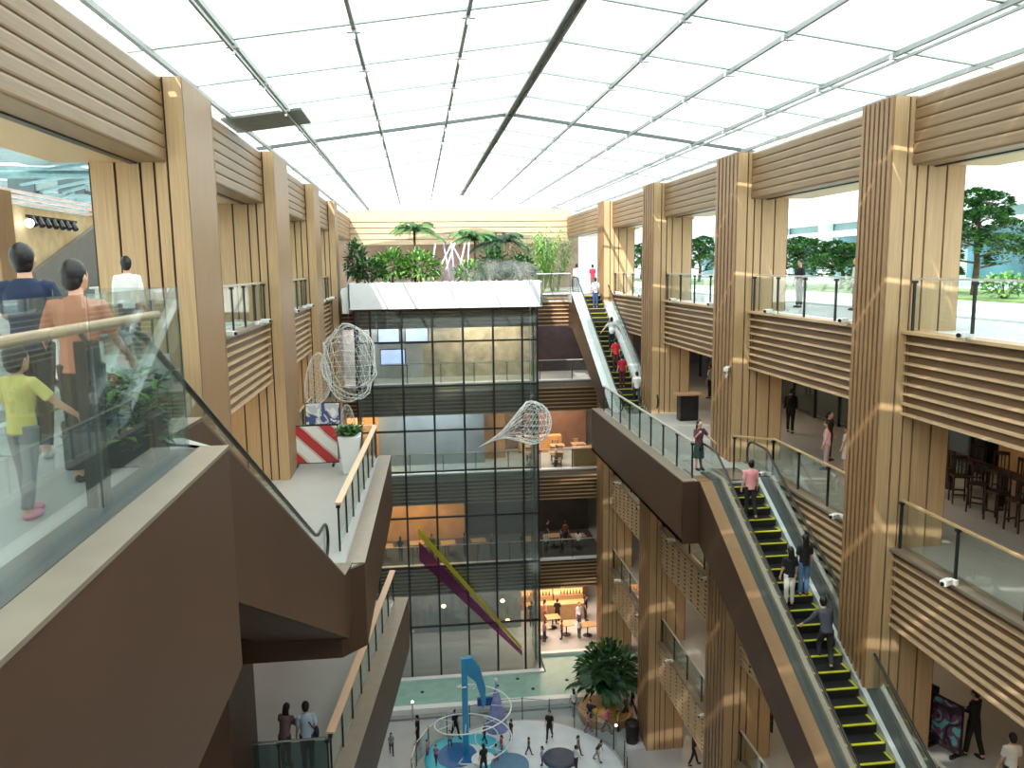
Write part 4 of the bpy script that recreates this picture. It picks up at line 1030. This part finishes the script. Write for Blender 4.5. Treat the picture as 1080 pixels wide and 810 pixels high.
# ------------------------------------------------------------------ right-hand shops
def shopfront(x,y0,y1,z,m,label):
    root=empty('shop_front',(x,(y0+y1)/2,z),label=label,cat='shop front')
    b=MB(); b.box(x,x+.2,y0,y1,z+3.0,z+3.75); part(b,'fascia_board',m,root)
    n=4
    for i in range(n+1):
        y=y0+(y1-y0)*i/n; b=MB(); b.box(x,x+.12,y-.05,y+.05,z,z+3.0); part(b,'frame',POST,root)
    for i in range(n):
        b=MB(); b.box(x+.05,x+.07,y0+(y1-y0)*i/n+.05,y0+(y1-y0)*(i+1)/n-.05,z+.1,z+3.0); part(b,'glass_pane',G_CURT,root)
    b=MB(); b.box(x+.5,x+.6,y0,y1,z,z+3.2); part(b,'display_wall',m,root)
shopfront(16.8,22.6,27.6,L4,DARKW,'dark shop front behind the people on the fourth floor')
shopfront(16.8,28.5,36.5,L4,mat('chocolate_wall',(84,58,44),.5,0,.2),'brown shop front behind the man in black on the fourth floor')
shopfront(16.5,38,46,L4,mat('tan_wall',(150,116,84),.5,0,.2),'tan shop front at the end of the fourth floor on the right')
b=MB(); b.ball((16.6,24.0,L4+2.6),.35,1.1,.95); tag(b.build('round_shop_sign',mat('sign_dark',(34,32,34),.3),smooth=True),'big dark round sign on the fourth-floor shop front','sign')
# high stools in front of a counter on the fourth floor, nearest bay
DKW=mat('dark_mahogany',(52,34,28),.35,0,.15,5)
def stool(loc,rz,label):
    r=empty('high_stool',loc,rz,label=label,cat='bar stool',group='dark high chairs lined up on the fourth floor')
    b=MB(); b.box(-.2,.2,-.2,.2,.74,.79); b.build('seat',DKW,r,bevel=.01)
    for x in (-.18,.18):
        for y in (-.18,.18):
            b=MB(); b.bar((x*1.1,y*1.1,0),(x,y,1.3 if y<0 else .75),.035,.035,None,up=(1,0,0)); b.build('leg',DKW,r)
    b=MB(); b.box(-.2,.2,-.2,-.16,1.2,1.3); b.build('top_rail',DKW,r)
    for x in (-.08,.0,.08):
        b=MB(); b.box(x-.015,x+.015,-.2,-.17,.79,1.2); b.build('slat',DKW,r)
    b=MB(); b.box(-.19,.19,.16,.19,.25,.29); b.box(-.19,.19,-.19,-.16,.3,.34); b.build('footrest',DKW,r)
    return r
s0=stool((14.5,17.6,L4),.2,'dark wooden high chair standing in the row beside the fourth-floor counter')
for i,(x,y) in enumerate([(14.55,18.4),(14.6,19.2),(14.65,20.0),(14.7,20.8),(15.9,17.9),(15.95,18.7),(16.0,19.5),(16.05,20.3),(16.0,21.1)]):
    s=copy_tree(s0); s.location=(x,y,L4); s.rotation_euler=(0,0,.2+.5*(i%3)+PI*.5)
root=empty('high_table',(15.3,19.2,L4),label='long dark high table between the dark wooden high chairs',cat='table')
b=MB(); b.box(15.05,15.5,16.9,21.5,L4+1.02,L4+1.08); part(b,'table_top',DKW,root)
for y in (17.1,19.2,21.3):
    b=MB(); b.box(15.2,15.35,y-.06,y+.06,L4,L4+1.02); part(b,'leg',DKW,root)
b=MB(); b.box(17.3,18.4,16,22,L4,L4+2.6); tag(b.build('service_kiosk',mat('kiosk_tan',(176,138,96),.5,0,.15,2),bevel=.03),'tan serving kiosk behind the dark high chairs','kiosk')
def poster(x,y,z,w,h_,label,cols,rz=0,frame=POST,feet=False,stripes=False):
    root=empty('poster_board',(x,y,z),rz,label=label,cat='poster')
    b=MB(); b.box(-w/2-.03,w/2+.03,-.03,.02,-.03,h_+.03); b.build('frame',frame,root)
    m=bpy.data.materials.new('poster_print'); m.use_nodes=True; nt=m.node_tree; p=nt.nodes['Principled BSDF']
    tc=nt.nodes.new('ShaderNodeTexCoord'); nz=nt.nodes.new('ShaderNodeTexNoise' if not stripes else 'ShaderNodeTexWave'); nz.inputs['Scale'].default_value=(1.6 if not stripes else .9)/w; nz.inputs['Distortion'].default_value=1.5 if not stripes else .8
    if stripes: nz.bands_direction='DIAGONAL'
    cr=nt.nodes.new('ShaderNodeValToRGB'); cr.color_ramp.interpolation='CONSTANT'; el=cr.color_ramp.elements
    while len(el)<len(cols): el.new(.5)
    for i,c in enumerate(cols): el[i].position=.32+.36*i/len(cols) if i else 0; el[i].color=(*lin(c),1)
    nt.links.new(tc.outputs['Object'],nz.inputs['Vector']); nt.links.new(nz.outputs['Fac'],cr.inputs['Fac']); nt.links.new(cr.outputs['Color'],p.inputs['Base Color']); p.inputs['Roughness'].default_value=.3
    b=MB(); b.box(-w/2,w/2,-.045,-.03,0,h_); b.build('print',m,root)
    if feet:
        for sx in (-1,1):
            b=MB(); b.box(sx*w*.4-.03,sx*w*.4+.03,-.25,.25,-.12,-.03); b.build('foot',POST,root)
    return root
poster(12.5,18.6,L4+1.5,.7,1.3,'black and white lettered banner hanging beside the fluted column on the fourth floor',[(30,30,30),(220,220,216),(60,60,60),(200,200,200)],rz=.3)
poster(12.6,18.0,L3+.12,.75,1.2,'standing poster with a red figure on the third floor at the lower right',[(40,36,40),(150,40,40),(60,60,80),(190,60,50)],rz=-PI/2+.35,feet=True)
poster(12.6,17.05,L3+.12,.75,1.2,'standing poster in teal and mauve beside the one with the red figure',[(110,190,190),(130,80,110),(60,50,60),(90,60,90)],rz=-PI/2+.35,feet=True)
poster(12.4,26.5,L2+.6,.8,1.6,'small dim portrait poster under the lower escalator',[(120,120,120),(190,190,190),(70,60,50)],rz=-PI/2)
poster(-3.6,27.2,L4+.15,1.5,1.25,'white board printed with rainbow stripes beside the white pot on the left landing',[(236,234,228),(220,140,60),(230,230,226),(90,160,120),(240,240,236),(190,60,60)],feet=True,stripes=True)
poster(-3.3,27.3,L4+1.45,1.1,.7,'small white printed card above the rainbow board on the left landing',[(236,236,236),(200,200,206),(70,90,140),(240,240,240)])
# lights in the right galleries
for y in (12,22,31,40):
    area((13.6,y,L5-1.4),2,2,42,WA); area((13.6,y,L4-1.4),2.0,2.0,42,WA); area((13.6,y,L3-1.4),2,2,42,WA); area((13.6,y,L2-1.4),2,2,42,WA)
for y in (14,24,34): area((-7,y,L4-1.4),2.4,4,50,NE); area((-7,y,L5-1.4),2.4,4,60,WA); area((-7,y,L3-1.4),2.4,4,50,WA)
# low table and display at the upper escalator foot
root=empty('display_stand',(11.4,33.0,L4),label='dark display stand with a wooden top near the foot of the upper escalator',cat='display stand')
b=MB(); b.box(-.6,.5,-.35,.35,1.1,1.16); b.build('top_board',WT,root)
b=MB(); b.box(-.45,.35,-.25,.25,0,1.1); b.build('base_cabinet',BLACK,root)

# ------------------------------------------------------------------ small white fittings on the balcony ledges
def floodlight(p, d, label):
    root=empty('ledge_camera',p,math.atan2(d[1],d[0])-PI/2,label=label,cat='camera',group=None)
    b=MB(); b.box(-.07,.07,-.02,.26,.03,.15); b.build('housing',SOLB,root,bevel=.02)
    b=MB(); b.box(-.03,.03,-.14,.0,-.0,.05); b.build('bracket',SOLB,root)
    b=MB(); b.tube([(0,.255,.09),(0,.285,.09)],.045,None,10); b.build('lens',BLACK,root)
    b=MB(); b.box(-.09,.09,-.2,-.1,-.03,.09); b.build('mount',SOLB,root)
    return root
side={1:'right',-1:'left'}
protoF=None
for (x,s) in ((10.62,1),(-4.4,-1)):
    for z,nm in ((L5,'top'),(L4,'fourth'),(L3,'third'),(L2,'second')):
        for i,(a,b_) in enumerate((baysR if s==1 else baysL)[:4]):
            if s==-1 and (i==0 or z!=L5): continue
            if z==L4 and i==2 and s==1: continue
            for f,w_ in ((.12,'far' if False else 'near'),(.72,'far')):
                y=a+(b_-a)*f
                lb=f'small white spotlight on the {side[s]} {nm}-floor ledge, {w_} end of the {bn[i]}'
                if protoF is None: protoF=o=floodlight((x,y,z+.04),(-s,-.5),lb)
                else:
                    o=copy_tree(protoF); o.location=(x,y,z+.04); o.rotation_euler=(0,0,math.atan2(-.5,-s)-PI/2); o['label']=lb
                o['category']='spotlight'; o.name='ledge_spotlight'; o['group']='small white spotlights on the balcony ledges'
root=empty('security_camera',(10.15,25.6,L4+3.1),R(150),label='white security camera on the right timber column above the fourth-floor landing',cat='security camera')
b=MB(); b.box(-.08,.08,-.1,.35,0,.14); b.build('housing',SOLB,root,bevel=.02)
b=MB(); b.tube([(0,0,0),(0,-.05,-.12),(.0,.2,-.2)],.03); b.build('bracket',SOLB,root)
for x,y,z,lb in ((8.6,23.6,-9.2,'small white lamp hanging on a thin cord below the landing'),):
    lampf((9.2,20.6,-9.0),.09,lb,(230,230,226),1.2)

# ------------------------------------------------------------------ terrace outside on the right
b=MB(); b.box(14.8,60,-8,75,0,.06); struct(b,'floor',mat('white_paving',(232,238,238),.7,0,.04))
b=MB(); b.box(16.6,23,8,70,.06,.35); struct(b,'trim_bed',mat('bed_edge',(206,210,204),.7))
b=MB(); b.box(16.8,22.8,8.2,69.8,.3,.42); tag(b.build('planting_bed_cover',mat('ground_cover',(120,150,90),.8,0,.35,2,.4)),'low green ground cover in the terrace planting bed','ground cover',kind='stuff')
def bonsai(loc,h,label,n=7,sp=1.0):
    n+=3
    root=empty('cloud_pruned_tree',loc,label=label,cat='tree',group=None)
    b=MB(); b.tube([(0,0,0),(.12,.1,h*.35),(-.1,-.05,h*.6),(.05,0,h*.92)],[.12,.09,.07,.03],None,8); b.build('trunk',BARK,root,smooth=True)
    f=MB(); br=MB()
    for i in range(n):
        t=i/(n-1); a=i*2.4; r=sp*(1-.75*t); z=h*(.35+.6*t); c=Vector((math.cos(a)*r,math.sin(a)*r,z)); rr=.55*sp*(1-.35*t)
        br.tube([(0,0,z-.25),tuple(c)],[.04,.02],None,5)
        for k in range(300):
            q=random.uniform(0,6.28); e=math.asin(random.uniform(-.3,1)); v=Vector((rr*math.cos(e)*math.cos(q),rr*math.cos(e)*math.sin(q),rr*.55*math.sin(e)))
            leaf(f,c+v,v.normalized()+Vector((0,0,.3)),.24,.14,random.choice([LEAF,LEAFD,LEAF]))
    f.build('foliage',LEAF,root); br.build('branch',BARK,root)
    return root
bonsai((18.5,25.2,.35),3.4,'cloud-pruned tree on the terrace seen in the nearest right opening, right of the column',9,1.3)
bonsai((18.8,28.3,.35),2.2,'small cloud-pruned tree on the terrace beside the fluted right column',6,.8)
bonsai((18.4,37.6,.35),2.1,'broad low pruned tree on the terrace in the second right opening',9,1.9)
bonsai((18.3,33.4,.35),1.9,'low pruned tree on the terrace at the right side of the second opening',7,1.2)
bonsai((18.5,52,.35),2.8,'pruned tree on the terrace in the third right opening',8,1.4)
bonsai((18.5,66,.35),2.8,'pruned tree on the terrace in the fourth right opening',8,1.4)
bush('leafy_shrub',(17.6,22.6,.35),.7,.7,.4,260,.25,[LEAFB,LEAF],'bright green low shrub in front of the terrace trees','shrub')
bush('leafy_shrub',(17.7,30.8,.35),.7,.7,.35,260,.22,[LEAFB,LEAF],'low yellow-green shrub on the terrace bed in the second opening','shrub')
# opposite block
root=empty('office_block',(34,40,0),label='pale building with blue-green glass bands across the terrace on the right',cat='building')
TEAL=mat('teal_glass',(70,120,130),.15,.3,.25,.4); PALE=mat('pale_band',(222,236,238),.5,0,.03)
b=MB(); b.box(32,34,5,100,0,4.9); part(b,'wall',mat('grey_green_wall',(150,172,170),.5,0,.15,.3),root)
for z0,z1 in ((3.5,3.9),(4.5,4.95)):
    b=MB(); b.box(31.2,32,5,100,z0,z1); part(b,'ledge',PALE,root)
for i in range(12):
    y=9+i*7.4; b=MB(); b.box(31.9,32.0,y,y+5.6,.6,3.4); part(b,'window',TEAL,root)
    b=MB(); b.box(31.0,31.9,y-1.0,y-.4,0,4.6); part(b,'column',PALE,root)

# ------------------------------------------------------------------ left side behind the opening
GD=mat('kiosk_grey',(128,126,122),.6,0,.06)
root=empty('kiosk',(-9.2,22,0),label='timber-framed kiosk with a slanting grey wall behind the men on the left',cat='kiosk')
b=MB(); b.box(-9.2,-9.05,19.2,24.9,0,3.1); part(b,'cream_wall',mat('canopy_cream',(226,202,160),.5),root)
b=MB(); b.xprism([(20.25,1.58),(24.55,2.95),(24.55,0),(20.25,0)],-9.04,-8.9); part(b,'slanting_grey_wall',GD,root)
b=MB(); b.box(-9.2,-8.85,24.55,25.15,0,3.3); part(b,'post',WV,root)
b=MB(); b.box(-9.2,-8.85,18.6,19.35,0,3.35); part(b,'post',WV,root)
b=MB(); b.box(-9.2,-9.0,25.15,29.5,0,2.3); part(b,'low_grey_wall',mat('kiosk_pale',(168,168,160),.6),root)
for i in range(3):
    b=MB(); b.box(-9.1,-9.0,19,25.2,3.14+i*.12,3.2+i*.12); part(b,'pale_rail',mat('pink_white_rail',(250,226,226),.4),root)
root=empty('track_lights',(-8.8,21,2.9),label='black track of small spotlights on the kiosk wall at the left',cat='lamp')
b=MB(); b.box(-8.98,-8.9,20.2,22.9,2.84,2.9); part(b,'track',BLACK,root)
for i in range(7):
    b=MB(); b.tube([(-8.94,20.4+i*.38,2.84),(-8.82,20.3+i*.38,2.66)],.07); part(b,'spot_head',BLACK,root)
b=MB(); b.ball((-8.86,20.1,2.7),.1); part(b,'lit_head',mat('lit_head',(255,255,250),.4,0,0,emit=(255,255,250),estr=6),root,smooth=True)
DUCT=mat('duct_grey',(150,164,166),.45,.4,.1)
root=empty('air_duct',(-16,39.3,5.2),label='grey ventilation duct hanging under the left skylight',cat='duct')
b=MB(); b.box(-22,-12.5,39.0,39.6,5.2,5.55); part(b,'main_duct',DUCT,root)
for x in (-20,-17.3,-15.2,-13.8):
    b=MB(); b.box(x-.6,x+.5,38.9,39.7,5.05,5.7); part(b,'damper_box',mat('damper',(96,108,110),.5,.3),root)
# skylight and clutter above the left terrace
b=MB()
for i in range(24):
    y=6+i*3.4; b.bar((-6.3,y,5.5),(-29,y,6.3),.16,.24)
for i in range(7):
    x=-6.4-i*3.6; b.bar((x,4,5.5+(-x-6.3)*.035),(x,84,5.5+(-x-6.3)*.035),.12,.2)
struct(b,'trim_skylight_frame',mat('skylight_frame',(120,146,150),.5,.1))
b=MB(); b.add([(-6.2,4,5.7),(-30,4,6.55),(-30,86,6.55),(-6.2,86,5.7)],[(0,1,2,3)]); struct(b,'ceiling_skylight',FAB)
b=MB()
for i in range(5): b.bar((-8-i*1.7,26+i*3,5.0),(-15-i*1.5,33+i*4,5.25),.1,.1)
b.tube([(-9,30,4.9),(-22,31.5,5.1)],.12,None,8); struct(b,'trim_pipe',mat('pipe_teal',(128,160,166),.4,.4))
b=MB(); b.box(-13.5,-9.6,27,31,5.3,5.4); struct(b,'ceiling_panel',mat('soffit_blue_grey',(150,172,178),.5))
b=MB(); b.box(-26,-25.7,2,84,0,3.4); struct(b,'wall_left',mat('far_left_wall',(206,212,210),.6,0,.06,.5))
for y0,y1,lb in ((11.0,15.2,'white glowing low counter behind the salmon t-shirt man'),(21,26,'white counter behind the first left column'),(29,38,'long white counter behind the second left column')):
    root=empty('white_counter',(-7.4,(y0+y1)/2,0),label=lb,cat='counter')
    b=MB(); b.box(-7.9,-7.0,y0,y1,0,1.15); part(b,'body',WHITE,root,bevel=.02)
    b=MB(); b.box(-8.0,-6.9,y0-.05,y1+.05,1.15,1.2); part(b,'top',WHITE,root)
bush('leafy_shrub',(-7.4,14.0,1.2),.5,.4,.3,200,.2,[LEAFB,LEAF],'small bright green plants on the counter behind the man in navy','plant')

# cool mist drifting over the planter
m=bpy.data.materials.new('mist'); m.use_nodes=True; nt=m.node_tree; nt.nodes.clear()
out=nt.nodes.new('ShaderNodeOutputMaterial'); vs_=nt.nodes.new('ShaderNodeVolumeScatter'); vs_.inputs['Color'].default_value=(.95,.98,1,1); tc=nt.nodes.new('ShaderNodeTexCoord')
nz=nt.nodes.new('ShaderNodeTexNoise'); nz.inputs['Scale'].default_value=.7; mr=nt.nodes.new('ShaderNodeMapRange'); mr.inputs[1].default_value=.42; mr.inputs[2].default_value=.7; mr.inputs[3].default_value=0; mr.inputs[4].default_value=.38
nt.links.new(tc.outputs['Object'],nz.inputs['Vector']); nt.links.new(nz.outputs['Fac'],mr.inputs[0]); nt.links.new(mr.outputs[0],vs_.inputs['Density']); nt.links.new(vs_.outputs[0],out.inputs['Volume'])
b=MB(); b.ball((0,0,0),3.2,1.3,.75,nu=20,nv=10); o=b.build('mist_cloud',m); o.location=(3.6,43.6,1.3); tag(o,'pale mist drifting over the right half of the white planter','mist',kind='stuff')

# ------------------------------------------------------------------ camera, light, view
def cam_axes(f=850., vy=(440,283), roll=R(.75), cx=540, cy=405):
    Y=Vector((vy[0]-cx,vy[1]-cy,f)).normalized(); h=Vector((math.cos(roll),-math.sin(roll),0))
    X=(h-Y*h.dot(Y)).normalized(); Z=X.cross(Y)
    return X,Y,Z
X,Y,Z=cam_axes()
# world vector w -> camera (x right, y down, z forward) = X*w.x+Y*w.y+Z*w.z ; blender camera axes: right, up, back
right=Vector((X[0],Y[0],Z[0])); down=Vector((X[1],Y[1],Z[1])); fwd=Vector((X[2],Y[2],Z[2]))
M=Matrix((right,-down,-fwd)).transposed().to_4x4(); M.translation=Vector((0,0,EYE))
cd=bpy.data.cameras.new('camera'); cd.sensor_fit='HORIZONTAL'; cd.sensor_width=36; cd.lens=850/1080*36; cd.clip_end=500; cd.clip_start=.05
co=bpy.data.objects.new('camera',cd); C.objects.link(co); co.matrix_world=M; sc.camera=co
# sky
w=bpy.data.worlds.new('sky'); sc.world=w; w.use_nodes=True; nt=w.node_tree; bg=nt.nodes['Background']
tc=nt.nodes.new('ShaderNodeTexCoord'); sp=nt.nodes.new('ShaderNodeSeparateXYZ'); cr=nt.nodes.new('ShaderNodeValToRGB')
cr.color_ramp.elements[0].position=.0; cr.color_ramp.elements[0].color=(.55,.62,.62,1); cr.color_ramp.elements[1].position=.25; cr.color_ramp.elements[1].color=(.86,.96,1,1)
nt.links.new(tc.outputs['Generated'],sp.inputs[0]); nt.links.new(sp.outputs['Z'],cr.inputs[0]); nt.links.new(cr.outputs[0],bg.inputs[0]); bg.inputs[1].default_value=2.0
sd=bpy.data.lights.new('sun','SUN'); sd.energy=5.5; sd.angle=R(.6); sd.color=(1,.96,.88)
so=bpy.data.objects.new('sun',sd); C.objects.link(so); so.rotation_euler=Vector((.5,.95,-1)).to_track_quat('-Z','Y').to_euler()
vs=sc.view_settings; vs.view_transform='Standard'; vs.look='None'; vs.gamma=1; vs.use_curve_mapping=False; vs.exposure=.45
cy=sc.cycles; cy.use_denoising=True; cy.volume_bounces=8; cy.volume_step_rate=1; cy.max_bounces=10; cy.diffuse_bounces=5; cy.glossy_bounces=3; cy.transmission_bounces=6; cy.transparent_max_bounces=24; cy.sample_clamp_indirect=6; cy.caustics_reflective=False; cy.caustics_refractive=False
try: cy.denoiser='OPENIMAGEDENOISE'; cy.denoising_input_passes='RGB_ALBEDO_NORMAL'
except Exception: pass
